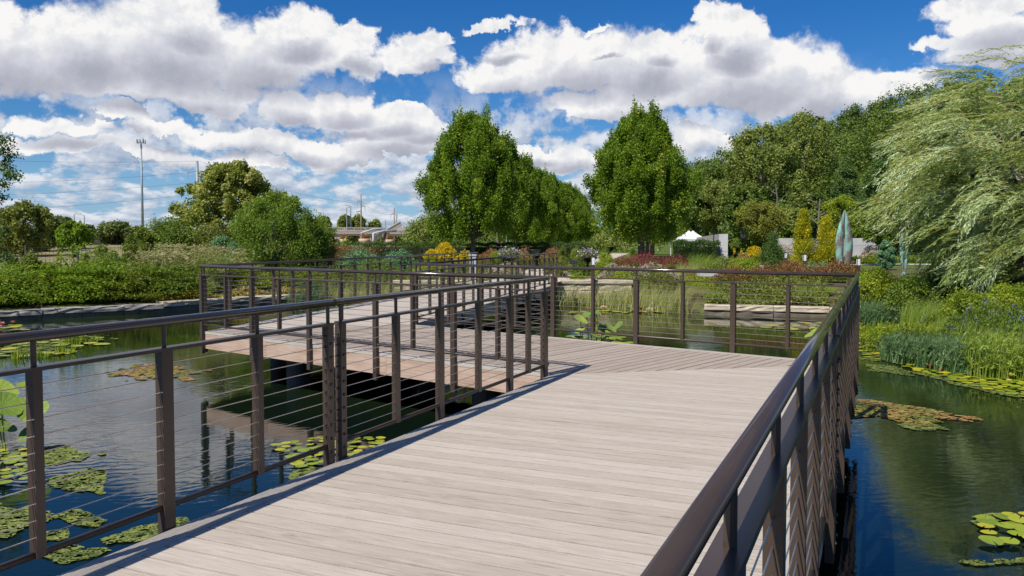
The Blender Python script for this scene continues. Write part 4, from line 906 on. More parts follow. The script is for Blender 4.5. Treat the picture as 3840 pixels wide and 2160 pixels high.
# garden signs, box and slim poles
mb = MB(); x, y, z = at(2150, 968, 33.5); mb.box((0, 0, .62), (1, 0, 0), (0, .8, .6), (0, -.6, .8), .16, .12, .012); mb.bar((0, 0, 0), (0, 0, .6), .03, .03, (1, 0, 0)); o = mb.build('plant_sign', M['black']); o.location = (x, y, 0); tag(o, 'angled dark sign on a stem beside the garden path', 'sign')
root = empty('utility_box', (XX(1774, 29.9), 29.9, 0), 'grey-blue metal box on the path beside the end of the far left railing', 'utility box')
mb = MB(); mb.box((0, 0, .47), (1, 0, 0), (0, 1, 0), (0, 0, 1), .12, .11, .47); mb.build('cabinet', M['pale_steel'], root, world=False)
mb = MB(); mb.box((0, 0, .97), (1, 0, 0), (0, 1, 0), (0, 0, 1), .15, .13, .028); mb.build('lid', M['pale_steel'], root, world=False)
mb = MB(); mb.box((0, 0, 0), (1, 0, 0), (0, 1, 0), (0, 0, 1), .62, .28, .06); o = mb.build('stone_slab', M['concrete']); o.location = (XX(2685, 29.6), 29.6, .28); tag(o, 'pale stone bench slab behind the back railing, left of the rusty plants', 'bench slab')
mb = MB(); mb.box((0, 0, 0), (1, 0, 0), (0, 1, 0), (0, 0, 1), .07, .07, .32); o = mb.build('marker_post', M['concrete']); o.location = (XX(2857, 29.5), 29.5, .3); tag(o, 'short pale square post among the rusty plants', 'post')
def light_pole(px, d, ytop, label, w=.07, arm=0, m='galv', z0=None, grp='street lights'):
    x = XX(px, d); zb = th(x, d) if z0 is None else z0; root = empty('light_pole', (x, d, zb), label, 'light pole', grp); zt = ZZ(ytop, d)-zb
    mb = MB(); mb.tube([(0, 0, 0), (0, 0, zt)], [w, w*.6], 8); 
    if arm: mb.tube([(0, 0, zt-.05), (arm*.6, 0, zt+.25), (arm, 0, zt+.25)], w*.45, 6)
    mb.build('pole', M[m], root, world=False)
    mb = MB(); mb.box((arm, 0, zt+(.22 if arm else .05)), (1, 0, 0), (0, 1, 0), (0, 0, 1), .32 if arm else .14, .12, .07); mb.build('lamp_head', M['pale_steel'], root, world=False)
light_pole(1705, 52, 760, 'slim grey light pole behind the left edge of the first maple', .09, 0, grp='slim garden light poles')
light_pole(1900, 57, 800, 'slim grey light pole between the second and third left maple trunks', .09, 0, grp='slim garden light poles')
# ------------------------------------------------------------ lawn fence at left
root = empty('wire_fence', (XX(60, 46), 46, th(XX(60, 46), 46)), 'black wire garden fence in front of the tan field at left', 'fence')
fx = [(XX(p, 46), 46.) for p in (-260, 95, 290, 505, 700)]
for a in fx: mb = MB(); zz = th(*a); mb.bar((*a, zz), (*a, zz+1.25), .09, .09, (1, 0, 0)); mb.build('fence_post', M['bark_dark'], root)
for a, b_ in zip(fx[:-1], fx[1:]):
    mb = MB(); z0, z1 = th(*a), th(*b_)
    for h_ in (.15, .6, 1.1): mb.bar((*a, z0+h_), (*b_, z1+h_), .025, .025)
    L = b_[0]-a[0]; k = int(L/.22)
    for i in range(1, k): xx = a[0]+L*i/k; zz = z0+(z1-z0)*i/k; mb.bar((xx, 46, zz+.05), (xx, 46, zz+1.15), .010, .010, (1, 0, 0))
    mb.build('wire_panel', M['black'], root)
# ------------------------------------------------------------ highway bridges, tower, poles
def bridge(label, px0, px1, d0, d1, yd_top, yd_bot, piers, name='road_bridge', zdeck=None):
    a = at(px0, yd_top, d0); b_ = at(px1, yd_top, d1); zt0, zt1 = ZZ(yd_top, d0), ZZ(yd_top, d1); z = (zt0+zt1)/2
    hb = ((yd_bot-yd_top)*(d0+d1)/2/F); root = empty(name, (a[0], d0, 0), label, 'bridge'); W_ = 9.
    A_ = np.array([a[0], d0]); B_ = np.array([b_[0], d1]); d = (B_-A_)/np.linalg.norm(B_-A_); n = np.array([-d[1], d[0]])
    mb = MB(); mb.bar((*(A_+n*W_/2), z-.25), (*(B_+n*W_/2), z-.25), W_, .5); mb.build('deck_slab', M['concrete_far'], root)
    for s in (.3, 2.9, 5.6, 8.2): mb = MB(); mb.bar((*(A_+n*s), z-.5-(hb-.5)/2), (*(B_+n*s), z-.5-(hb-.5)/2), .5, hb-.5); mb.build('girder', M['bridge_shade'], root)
    for s in (.12, W_-.12):
        mb = MB(); mb.bar((*(A_+n*s), z+.22), (*(B_+n*s), z+.22), .3, .44); mb.bar((*(A_+n*s), z+.85), (*(B_+n*s), z+.85), .12, .12); L = np.linalg.norm(B_-A_); k = int(L/2.4)
        for i in range(k+1): p = A_+n*s+d*L*i/k; mb.bar((*p, z+.4), (*p, z+.85), .1, .1, (1, 0, 0))
        mb.build('parapet', M['concrete_far'], root)
    for s in piers:
        p = A_+(B_-A_)*s; mb = MB(); mb.bar((*(p+n*.2), z-hb-.35), (*(p+n*8.8), z-hb-.35), 1.1, .7)
        for q in (1.2, 4.5, 7.8): mb.tube([(*(p+n*q), -.5), (*(p+n*q), z-hb-.5)], .45, 10)
        mb.build('pier', M['concrete_far'], root)
    return z, A_, B_, d, n
zL, LA, LB, ld, ln_ = bridge('left road bridge with a white van on it, partly behind trees', 120, 640, 182, 182, 889, 908, (.18, .48, .72))
mb = MB(); q = (XX(415, 184), 186, th(XX(415, 184), 184)); mb.box((0, 0, 1.2), (1, 0, 0), (0, 1, 0), (0, 0, 1), 3.2, 4, 1.3); o = mb.build('bridge_abutment', M['concrete_far']); o.location = q; tag(o, 'pale concrete abutment block under the left road bridge', 'abutment')
zR, RA, RB, rd, rn = bridge('right road bridge behind the tilted cream beam', 1195, 1760, 170, 176, 869, 884, (.12, .36, .62, .85))
# van on the left bridge
vx, vy = XX(373, 184.5), 185.5; zr = zL
root = empty('white_van', (vx, vy, zr), 'white van with a red front driving on the left road bridge', 'van')
mb = MB(); mb.prism([(-1.9, -.95), (1.15, -.95), (1.15, .95), (-1.9, .95)], .42, 2.25); mb.prism([(-2.5, -.95), (-1.9, -.95), (-1.9, .95), (-2.5, .95)], .42, 1.15); mb.build('body', M['white_paint'], root, world=False)
mb = MB(); mb.add([(-2.45, -.9, 1.15), (-2.45, .9, 1.15), (-1.902, .9, 2.1), (-1.902, -.9, 2.1), (-1.902, -.9, 1.15), (-1.902, .9, 1.15)], [(0, 1, 2, 3), (0, 3, 4), (1, 5, 2)]); mb.build('windshield', M['glass'], root, world=False)
mb = MB(); mb.box((-1.3, -.955, 1.75), (1, 0, 0), (0, 1, 0), (0, 0, 1), .4, .01, .25); mb.build('window', M['glass'], root, world=False)
mb = MB(); mb.box((-2.25, 0, .8), (1, 0, 0), (0, 1, 0), (0, 0, 1), .28, .97, .33); mb.build('hood', M['red_paint'], root, world=False)
for sx in (-1.7, .6):
    for sy in (-.9, .9): mb = MB(); mb.tube([(sx, sy-.1, .33), (sx, sy+.1, .33)], .33, 14); mb.build('wheel', M['black'], root, world=False)
# lights on the bridges
light_pole(280, 182, 803, 'left one of the two street lights on the left bridge', .13, 1.2, z0=zL)
light_pole(318, 184, 808, 'right one of the two street lights on the left bridge', .13, -1.2, z0=zL)
light_pole(1301, 173, 779, 'shorter left one of the street light pair on the right bridge', .13, 1.4, z0=zR)
light_pole(1316, 174, 774, 'taller right one of the street light pair on the right bridge', .15, -1.2, z0=zR)
light_pole(1487, 174, 806, 'thin street light beside the tilted beam tip', .11, 0, z0=zR)
light_pole(1446, 176, 826, 'short thin street light on the right bridge, left of the tilted beam', .1, 0, z0=zR)
# communications tower
d = 250; x = XX(536, d); root = empty('radio_tower', (x, d, th(x, d)), 'tall slender grey radio mast with a ring of antennas at its top', 'radio mast'); zt = ZZ(535, d)-th(x, d)
mb = MB(); mb.tube([(0, 0, -1), (0, 0, zt)], [.46, .22], 12); mb.build('mast', M['galv'], root, world=False, smooth=True)
mb = MB(); r = 1.25
ring = [(r*math.cos(2*math.pi*i/12), r*math.sin(2*math.pi*i/12), zt) for i in range(13)]
mb.tube(ring, .06, 5, cap=False)
for i in range(0, 12, 4): mb.bar((0, 0, zt), ring[i], .12, .12)
mb.build('platform', M['galv'], root, world=False)
for i in range(9):
    a = 2*math.pi*i/9; mb = MB(); mb.box((r*math.cos(a), r*math.sin(a), zt+.25+.12*(i % 3)), (math.cos(a), math.sin(a), 0), (-math.sin(a), math.cos(a), 0), (0, 0, 1), .06, .14, .62); mb.build('antenna', M['galv'], root, world=False)
# power poles and lines
def power_pole(px, d, ytop, arms, label, w, m):
    x = XX(px, d); z0 = th(x, d); root = empty('power_pole', (x, d, z0), label, 'power pole'); zt = ZZ(ytop, d)-z0
    mb = MB(); mb.tube([(0, 0, -1), (0, 0, zt)], [w, w*.62], 12); mb.build('pole', M[m], root, world=False, smooth=True)
    for ya, l, r in arms:
        z = ZZ(ya, d)-z0; mb = MB(); mb.bar((-l, 0, z-.1), (0, 0, z+.15), .16, .2); mb.bar((0, 0, z+.15), (r, 0, z-.1), .16, .2); mb.build('cross_arm', M[m], root, world=False)
        for s in ((-l,) if l > .2 else ())+((r,) if r > .2 else ()): mb = MB(); mb.tube([(s*.98, 0, z-.1), (s*.98, 0, z-1.3)], .09, 6); mb.build('insulator', M['pale_steel'], root, world=False)
power_pole(744, 160, 603, [(645, 1.9, 1.5), (682, .1, 1.4), (722, .1, 1.5)], 'tall thick power pole rising behind the sycamore', .40, 'galv')
power_pole(1355, 210, 728, [(755, 1.0, .1), (773, .1, 1.0), (793, 1.1, .1)], 'tan wooden power pole above the right bridge', .26, 'pole_wood')
power_pole(1479, 250, 780, [(803, 1.1, .9)], 'smaller dark power pole behind the tilted beam', .24, 'pole_wood')
def wire(label, p, q, sag, r=.018):
    p, q = np.array(p), np.array(q); pts = [p+(q-p)*i/24-np.array([0, 0, sag*4*(i/24)*(1-i/24)]) for i in range(25)]
    mb = MB(); mb.tube(pts, r, 4, cap=False); tag(mb.build('power_line', M['dark_steel']), label, 'power line', 'overhead power lines')
for lab, (a, b_) in {'topmost power line left of the tall power pole': ((-300, 590), (744, 604)), 'second power line, ending at the upper cross-arm of the tall pole': ((-300, 690), (712, 648)), 'third power line left of the tall pole': ((-300, 740), (742, 684)), 'lowest power line crossing the mast, left of the tall pole': ((-300, 802), (742, 728))}.items():
    wire(lab, at(a[0], a[1], 150), at(b_[0], b_[1], 160), .5)
wire('power line falling right from the tall power pole behind the sycamore', at(748, 604, 160), at(1353, 762, 210), 1.5)
wire('power line between the tan wooden pole and the dark pole', at(1357, 757, 210), at(1479, 803, 250), 1.2)
# tilted cream beam structure with grey pipes and clay pots
d = 95; root = empty('tilted_beam', (XX(1385, d), d, 0), 'long cream concrete beam leaning up to the right on grey steel', 'leaning beam')
p0 = np.array(at(1393, 903, d)); p1 = np.array(at(1502, 840, d+2)); mb = MB(); mb.bar(p0, p1, .55, .5); mb.build('beam', M['cream'], root)
mb = MB(); dd_ = (p1-p0)/np.linalg.norm(p1-p0); mb.bar(p0+np.array([0, -.3, .28]), p1+np.array([0, -.3, .28]), .12, .09); mb.build('flange', M['cream'], root)
for s in (.46, .54): mb = MB(); c_ = p0+(p1-p0)*s; mb.bar(c_-dd_*.05, c_+dd_*.05, 0.62, .58); mb.build('strap', M['dark_steel'], root)
mb = MB(); q = at(1446, 872, d); mb.bar((q[0], d, 0), (q[0], d, q[2]), .45, .45, (1, 0, 0)); mb.build('support_post', M['bridge_shade'], root)
for i, (pa, pb, pc) in enumerate([((1355, 902), (1355, 873), (1400, 860)), ((1400, 885), (1400, 875), (1440, 866))]):
    root = empty('pipe_frame', (XX(pa[0], d), d-1, 0), ('bent pale steel pipe frame left of the leaning beam', 'short bent steel pipe under the leaning beam')[i], 'pipe frame')
    mb = MB(); mb.tube([(at(*pa, d-1)[0], d-1, 0), at(*pb, d-1), at(*pc, d-.5), at(pc[0]+45, pc[1]+1, d+1)], .13, 8); mb.build('pipe', M['pale_steel'], root, smooth=True)
for px, d_, w, yt, lab in ((1290, 80, 32, 897, 'left clay pot with orange plants before the right bridge'), (1366, 76, 42, 895, 'large clay pot with orange plants at the foot of the leaning beam'), (1461, 80, 30, 898, 'right clay pot with orange plants under the leaning beam')):
    x = XX(px, d_); r = w/2*d_/F; zt = ZZ(yt, d_); root = empty('clay_pot', (x, d_, 0), lab, 'clay pot', 'clay pots by the leaning beam')
    mb = MB(); mb.lathe((0, 0, 0), [(r*.7, 0), (r*.9, zt*.8), (r, zt*.85), (r, zt), (r*.86, zt), (r*.8, zt-.1)], 20, cap=False); mb.lathe((0, 0, 0), [(.01, zt-.06), (r*.86, zt-.06)], 20, cap=False); mb.build('pot', M['terracotta'], root, world=False, smooth=True)
    r_ = np.random.default_rng(int(px)); k = 500; g_ = r_.normal(size=(k, 3))*np.array([r*.35, r*.35, .14])+np.array([0, 0, zt+.14]); V, Fc, T = leaves(g_, r_.normal(size=(k, 3))+np.array([0, 0, 1]), r_.normal(size=(k, 3)), .16, .05, r_.random(k)); link('foliage', np_mesh('foliage', V, Fc, T), M['orange'], root, world=False)
# ------------------------------------------------------------ distant trees at left and behind the bridges
rg = np.random.default_rng(77)
def ftree(label, px, d, wpx, ytop, m='far', n_cl=60, per=90, ls=None, grp=None, z0f=.18, prof=P_round, name='tree', tr=.2, bark='bark_dark', **kw):
    x = XX(px, d); z0 = th(x, d); h = ZZ(ytop, d)-z0; r = wpx/2*d/F
    return tree(name, label, (x, d, z0), h, r, h*z0f, n_cl, per, ls or d*.0042, M[m], prof, rg, (r*.18, r*.36), tr, bark, group=grp, n_limb=8, **kw)
ftree('distant tree with a reddish brown crown top at the far left', 90, 78, 175, 772, 'olive', 80, 110, gap=.08)
ftree('dark distant tree behind the field, right of the reddish crowned one', 175, 88, 130, 818, 'far', 60, 100)
ftree('small bright maple-like tree standing alone in the tan field', 278, 74, 100, 838, 'maple', 50, 100, z0f=.3)
ftree('darker tree just left of the small bright field tree', 235, 92, 100, 822, 'far', 50, 90)
ftree('dark tree at the far left edge of the field', 20, 84, 130, 850, 'far', 50, 90)
ftree('distant tree right of the left bridge van', 440, 120, 130, 845, 'far', 50, 90)
ftree('distant small tree behind the van, left of it', 330, 130, 60, 850, 'far', 30, 80)
ftree('distant tree directly under the radio mast', 520, 135, 80, 858, 'far', 36, 80)
ftree('distant pale tree behind the right bridge, near the bright upswept tree', 1215, 215, 60, 816, 'wood2', 34, 80)
ftree('distant tree pair left of the tan pole, its left tree', 1295, 225, 55, 812, 'wood2', 34, 80)
ftree('distant tree pair left of the tan pole, its right tree', 1345, 228, 60, 815, 'wood2', 34, 80)
ftree('low distant tree right of the tan pole on the bridge', 1405, 230, 60, 829, 'wood2', 30, 80)
ftree('round tree standing behind the garden, between the alley rows', 2215, 120, 130, 850, 'wood2', 44, 90)
def treeline(name, label, segs, seed, m='far', ls=.6, n=240):
    r_ = np.random.default_rng(seed); Cs = []; Rs = []
    for (x0, y0, x1, y1, h, k) in segs:
        t = r_.random(k); x = x0+(x1-x0)*t; y = y0+(y1-y0)*t+r_.normal(size=k)*2; z = terrain(x, y)
        hh_ = h*(.6+.4*np.sin(x*.19+seed)**2)*(.75+.25*r_.random(k))
        for q in range(3):
            Cs.append(np.stack([x+r_.normal(size=k), y+r_.normal(size=k), z+hh_*(.25+.28*q)], -1)); s = h*r_.uniform(.16, .28, k); Rs.append(np.stack([s, s, s], -1))
    V, Fc, T = clump_leaves(np.concatenate(Cs), np.concatenate(Rs), n//4, ls, r_); o = link(name, np_mesh(name, V, Fc, T), M[m]); o['kind'] = 'stuff'; o['label'] = label; return o
treeline('treeline', 'far hazy line of trees on the horizon', [(-330, 330, -120, 330, 7.5, 130), (-120, 330, 60, 330, 6.5, 120)], 81, ls=1.5)
treeline('treeline', 'shrubs and small trees along the foot of the left bridge', [(-86, 150, -70, 150, 3.0, 16), (-75, 168, -55, 168, 2.6, 20)], 82, ls=.6)
treeline('undergrowth', 'green bushes behind the yew hedge and under the alley trees', [(-14, 70, 6, 70, 1.6, 34), (-8, 112, 34, 112, 4.0, 56), (-30, 60, -12, 62, 1.5, 30)], 83, 'wood2', .35)
# branches of a tree entering at the left edge
r_ = np.random.default_rng(31); d = 17.5; bx = XX(-330, d)
root = empty('edge_tree', (bx, d, th(bx, d)), 'dark-leaved tree at the left edge, only its branch tips in view', 'tree')
mb = MB(); mb.tube([(bx, d, -.6), (bx+.05, d, 1.6), (bx-.05, d, 3.2), (bx, d, 5.2)], [.16, .13, .09, .03], 9); Cs = []
for (px, py) in ((18, 525), (38, 585), (20, 560), (30, 640), (48, 660), (10, 690), (2, 740), (6, 620), (-40, 540), (-60, 620), (-80, 700), (-110, 580), (-140, 660), (-60, 480), (-160, 520), (-220, 600), (-260, 500), (-330, 420), (-330, 560), (-400, 500), (-450, 600), (-300, 700), (-480, 680), (-380, 380), (2, 860), (18, 960), (-20, 900), (-30, 980), (-90, 860), (-140, 780), (-200, 860)):
    c_ = np.array(at(px, py, d+r_.normal()*.3)); Cs.append(c_); limb(mb, (bx, d, max(.8, c_[2]-1.3)), c_, .035, .006, r_, 4, .04, 5)
mb.build('trunk', M['bark_dark'], root, smooth=True)
Cs = np.array(Cs); V, Fc, T = clump_leaves(Cs, np.full((len(Cs), 3), .17)*np.array([1.3, 1, .8]), 80, .085, r_, .3, .6); o = link('crown', np_mesh('crown', V, Fc, T), M['yew'], root)
# ------------------------------------------------------------ wooded hill at right
sky = [(2560, 650), (2620, 600), (2705, 520), (2750, 480), (2832, 452), (2900, 440), (2980, 415), (3056, 398), (3150, 385), (3230, 375), (3300, 362), (3360, 335), (3430, 305), (3500, 290), (3600, 280), (3800, 270), (4100, 280), (4500, 320)]
def skyy(px): return float(np.interp(px, [s[0] for s in sky], [s[1] for s in sky]))
r_ = np.random.default_rng(91)
Cs, Rs = [], []
def crown_pts(x, y, zc, r, hgt, n, rr_):
    t = rr_.random(n); a = rr_.random(n)*6.283; q = np.sqrt(np.clip(1-(2*t-1)**2, .05, 1))*(.6+.4*rr_.random(n)); s = r*rr_.uniform(.2, .38, n)
    Cs.append(np.stack([x+r*q*np.cos(a), y+r*q*np.sin(a), zc+(t-.5)*hgt], -1)); Rs.append(np.stack([s, s, s*.9], -1))
for px in np.arange(2560, 4600, 46):
    for row, (d, f) in enumerate(((118, 1.), (112, .90), (105, .80), (98, .70), (92, .60), (86, .5), (82, .42), (74, .26))):
        if d < 100 and px < 2775: continue
        pxx = px+r_.uniform(-20, 20)+row*14; x = XX(pxx, d); yt = skyy(pxx); top = 904-(904-yt)*f*(1+r_.normal()*.035)+ (6 if row == 0 else 0)
        zt = ZZ(top, d); z0 = th(x, d); hh_ = max(3.5, zt-z0)
        if zt-z0 < 1.5: zt = z0+3
        crown_pts(x, d+r_.normal()*1.5, zt-hh_*.36, 2.6+r_.random()*1.2, min(hh_*.75, 8.), 22, r_)
V, Fc, T = clump_leaves(np.concatenate(Cs), np.concatenate(Rs), 62, .42, r_, .5, .7, ctone=.2)
o = link('woodland', np_mesh('woodland', V, Fc, T), M['wood']); tag(o, 'dense green wood covering the hill at right', kind='stuff')
rg = np.random.default_rng(17)
def htree(label, px, d, wpx, ytop, ybase, m, **kw):
    x = XX(px, d); z0 = max(th(x, d), min(ZZ(ybase, d), th(x, d)+2)); h = ZZ(ytop, d)-z0; r = wpx/2*d/F
    a = dict(n_cl=90, per=120, ls=.28, tr=.28, prof=P_round, z0f=.28, cl=(r*.15, r*.30), bark='bark', name='tree', n_limb=16); a.update(kw)
    return tree(a['name'], label, (x, d, z0), h, r, h*a['z0f'], a['n_cl'], a['per'], a['ls'], M[m], a['prof'], rg, a['cl'], a['tr'], a['bark'], n_limb=a['n_limb'], gap=.1, surf=a.get('surf', .45), updir=a.get('updir'), cat='tree', aspect=a.get('aspect', .75))
htree('big grey-green poplar with visible forked limbs on the hill', 2850, 78, 250, 482, 880, 'wood2', n_cl=120)
htree('grey-green poplar higher up the hill, right of the big one', 3010, 84, 250, 440, 860, 'wood2', n_cl=110)
htree('poplar at the left shoulder of the wooded hill, lowest on the skyline', 2650, 108, 210, 610, 890, 'wood', n_cl=90)
htree('broad dark tree behind the white tents', 2680, 102, 190, 690, 890, 'wood2', n_cl=90)
htree('mid-green tree above the concrete wall end', 2790, 72, 130, 700, 890, 'wood', n_cl=70)
htree('yellowish round birch above the concrete wall end, lighter than the wood behind', 2852, 56, 180, 766, 900, 'birch', n_cl=90, ls=.14, z0f=.12, tr=.1)
htree('light green drooping larch behind the left golden conifer', 3000, 60, 150, 650, 880, 'wood2', n_cl=70, prof=P_cone, z0f=.1, ls=.2)
htree('layered dark green pine left of the willow', 3290, 66, 190, 560, 870, 'pine', n_cl=110, per=150, prof=P_cone, z0f=.05, ls=.26, aspect=.35)
htree('second layered dark pine just left of the first pine', 3170, 70, 170, 600, 870, 'pine', n_cl=100, per=140, prof=P_cone, z0f=.05, ls=.26, aspect=.35)
htree('small bright green tree behind the leaf sculpture', 3150, 52, 140, 745, 900, 'lime', n_cl=70, ls=.14, z0f=.08, tr=.1)
htree('dark green tree behind the golden conifers, left of the bright small one', 3065, 62, 120, 730, 890, 'wood', n_cl=60, ls=.2, z0f=.1)
htree('dark green bush-like tree behind the copper sculpture, under the willow strands', 3300, 50, 160, 800, 910, 'shrub', n_cl=60, ls=.16, z0f=.05, tr=.1)
for i, (px, py0, py1, d) in enumerate([(2915, 800, 690, 68), (3072, 820, 745, 56)]):
    x = XX(px, d); a = at(px, py0, d); b_ = at(px+(3 if i else -6), py1, d); mb = MB(); limb(mb, (a[0], d, th(a[0], d)), b_, .14, .05, rg, 6, .02, 7)
    for k in range(4): f = .45+.14*k; p = np.array([a[0], d, th(a[0], d)])*(1-f)+np.array(b_)*f; limb(mb, p, p+np.array([(-1)**k*.9, 0, .9]), .05, .015, rg, 3, .05, 5)
    tag(mb.build('bare_trunk', M['bark']), ('pale bare trunk standing at the wood edge above the wall', 'thin pale bare trunk right of the left golden conifer')[i], 'bare tree')
# ------------------------------------------------------------ weeping willow
r_ = np.random.default_rng(44)
wx, wy = 14.6, 23.5; wz = th(wx, wy)
root = empty('willow_tree', (wx, wy, wz), 'huge weeping willow at right with silvery strands blown to the left', 'willow tree')
mb = MB(); mb.tube([(wx, wy, wz-.3), (wx-.1, wy, 1.2), (wx+.1, wy, 2.6)], [.48, .38, .32], 12)
env = [(1050, 3250), (150, 3700)]
tips = []
def willow_left(py): return float(np.interp(py, [150, 200, 260, 330, 400, 480, 560, 640, 720, 760, 800, 900, 1000], [3720, 3520, 3460, 3420, 3420, 3310, 3270, 3285, 3250, 3190, 3280, 3360, 3400]))
starts = []
for i in range(46):                                          # main limbs reach up and out, their ends carry the strands
    py = r_.uniform(190, 860); d = wy+r_.normal()*1.5; lx = willow_left(py); px = lx+r_.uniform(90, 900); e = np.array(at(px, py, d)); starts.append(e)
    limb(mb, (wx, wy, min(2.5, .9+e[2]*.35)), e, .11, .02, r_, 6, .05, 6)
mb.build('trunk', M['bark_dark'], root, smooth=True)
NB = 430; K = 22
tb = r_.random(NB)**.78; pyb = 285+745*tb; pyb[:9] = np.array([205, 215, 235, 225, 250, 262, 270, 240, 255]); lxb = np.array([willow_left(q) for q in pyb]); edge = r_.random(NB) < .30; lxb[:9] = np.array([3660, 3600, 3700, 3520, 3740, 3480, 3620, 3780, 3560]); edge[:9] = True
pyb = np.where((np.arange(NB) > 9) & (pyb < 450) & (r_.random(NB) < .4), pyb+380, pyb); lxb = np.where(np.arange(NB) < 9, lxb, np.array([willow_left(q) for q in pyb])); pxb = lxb+np.where(edge, 195+130*r_.random(NB), 255+r_.random(NB)**1.05*860); db = wy+r_.normal(size=NB)*1.3-.5
SB = np.array([at(a, b_, c) for a, b_, c in zip(pxb, pyb, db)]); topb = np.clip((SB[:, 2]-1.3)/5., 0, 1)
lnb = (.8+.9*r_.random(NB))*(.8+.35*topb); lift = r_.uniform(.05, 1.0, NB)*(.25+.6*topb); end = -(.0+.45*r_.random(NB))-(1-topb)*(.25+.8*r_.random(NB)); azb = math.pi+r_.normal(size=NB)*.35
cntb = r_.integers(5, 16, NB); cntb[:9] = 3; bi = np.repeat(np.arange(NB), cntb); NS = len(bi)
S = SB[bi]+r_.normal(size=(NS, 3))*.10; ln = lnb[bi]*r_.uniform(.55, 1.05, NS); ang0 = lift[bi]+r_.normal(size=NS)*.16; ang1 = end[bi]+r_.normal(size=NS)*.13; az = azb[bi]+r_.normal(size=NS)*.14
bt = (r_.normal(size=NB)*.2)[bi]
pts = [S]
for j in range(1, K):
    s = j/(K-1); an = ang0+(ang1-ang0)*min(1, s*1.5)**.8; st = ln/(K-1)*1.25
    pts.append(pts[-1]+np.stack([np.cos(an)*np.cos(az)*st, np.cos(an)*np.sin(az)*st*.8, np.sin(an)*st], -1))
PT_ = np.stack(pts, 1); D = np.gradient(PT_, axis=1); per = 2
# keep the pond side free: strands stop just above the bank plants
P = np.repeat(PT_.reshape(-1, 3), per, 0)+r_.normal(size=(NS*K*per, 3))*.012; D = unit(np.repeat(D.reshape(-1, 3), per, 0))
D = D+r_.normal(size=D.shape)*.28; ct = np.repeat(bt, K*per); ln_ = .125*(.6+.7*r_.random(len(P)))
Nm = r_.normal(size=D.shape)*.7+np.array([-.3, -.5, .6])
keep = P[:, 2] > -.35
V, Fc, T = leaves(P[keep], D[keep], Nm[keep], ln_[keep], .019, np.clip(.45+ct+r_.normal(size=len(P))*.2, 0, 1)[keep])
link('crown', np_mesh('crown', V, Fc, T), M['willow'], root)
# yellow twigs
sel = np.arange(NS)[::2]; Q = PT_[sel]; w_ = .008; sd = np.array([0, .0, w_]); Vt = np.stack([Q-sd, Q+sd], 2).reshape(-1, 3); n_ = len(sel); b0 = (np.arange(n_)*K*2)[:, None]+2*np.arange(K-1)[None, :]; b0 = b0.ravel()
link('twigs', np_mesh('twigs', Vt, np.stack([b0, b0+2, b0+3, b0+1], -1)), M['willow_twig'], root)
# loose high strand
# ------------------------------------------------------------ right bank planting
def rush(label, px, py, w, h, n, seed, m='rush', lean=(.25, 0), wd=.035, depth=.9, name='rush_clump', curve=.5, cat='rushes'):
    x, y = ground(px, py, -.72); r_ = np.random.default_rng(seed); V, Fc, T = blades(n, (w, depth), h, lean, wd*.7, r_, curve, 3, .55, .2)
    # each stem carries leaves
    Vq = V.reshape(n, 8, 3); idx = r_.integers(0, n, n*5); lv = r_.integers(1, 3, n*5); P = Vq[idx, lv*2]; V2, F2, T2 = leaves(P, r_.normal(size=(len(P), 3))*.7+np.array([.5, 0, .5]), r_.normal(size=(len(P), 3)), .10, .02, np.clip(.5+.25*r_.normal(size=len(P)), 0, 1))
    V, Fc, T = join([(V, Fc, T), (V2, F2, T2)]); o = link(name, np_mesh(name, V, Fc, T), m if not isinstance(m, str) else M[m]); o.location = (x, y, -.74); return tag(o, label, cat)
rush('blue-green rush clump at the tip of the right bank, behind the red water lilies', 3470, 1350, .75, .48, 1300, 1)
rush('blue-green rush clump in the middle of the right bank, above the pink lily', 3610, 1375, .75, .50, 1300, 2)
rush('small blue-green rush clump running out at the right bank, left part', 3395, 1325, .45, .36, 700, 3)
rush('rush clump farther back, right of the railing corner', 3290, 1205, .9, .55, 1300, 4)
rush('rush clump farther back, left of the arching bright grass', 3400, 1210, .9, .55, 1300, 5)
rush('dark rush clump before the leafy bushes under the willow', 3500, 1215, 1.0, .5, 1200, 6)
rush('bright yellow-green grass standing in the cove', 3370, 1290, .9, .5, 500, 7, 'lime', (.12, 0), .02, .5, 'reed_tuft', cat='reeds')
rush('bright reed tuft in the cove nearer the railing corner', 3290, 1290, .6, .42, 300, 8, 'lime', (.12, 0), .02, .5, 'reed_tuft', cat='reeds')
rush('tall green grass at the right edge behind the yellow water lily', 3790, 1400, .75, .75, 900, 9, 'grass', (.1, 0), .02, .6, 'reed_tuft', cat='reeds')
def gshrub(label, px, d, wpx, ytop, m, n_cl=40, per=160, ls=.08, name='bush', **kw): return shrub(name, label, px, d, wpx, ytop, M[m], n_cl, per, ls, **kw)
gshrub('fresh green leafy bush right of the railing corner', 3290, 24.5, 190, 1010, 'lime', 46, 160, .09, depth=.9)
gshrub('deep green broad-leaved bush hung over by willow strands', 3420, 22, 200, 1040, 'shrub', 50, 160, .09, depth=.9)
gshrub('green bush farther under the willow, above the dark rushes', 3540, 23.5, 220, 1000, 'shrub', 50, 150, .10, depth=1.)
gshrub('yellow-green bush below the willow, left of the blue flowers', 3640, 18.5, 190, 1085, 'lime', 46, 170, .07, depth=.9)
gshrub('yellow-green bush at the right edge, above the blue flowers', 3790, 19.5, 190, 1062, 'lime', 46, 170, .07, depth=.9)
gshrub('dark shaded bush behind the willow trunk at the right edge', 3740, 25.5, 260, 980, 'yew', 46, 160, .12, depth=1.)
flower_patch('green plants with blue flower spikes at the right edge', 3760, 16.0, 200, 1125, M['shrub'], 'violet', 420, .10, fs=.045, spike=True, depth=1.0, seed=3)
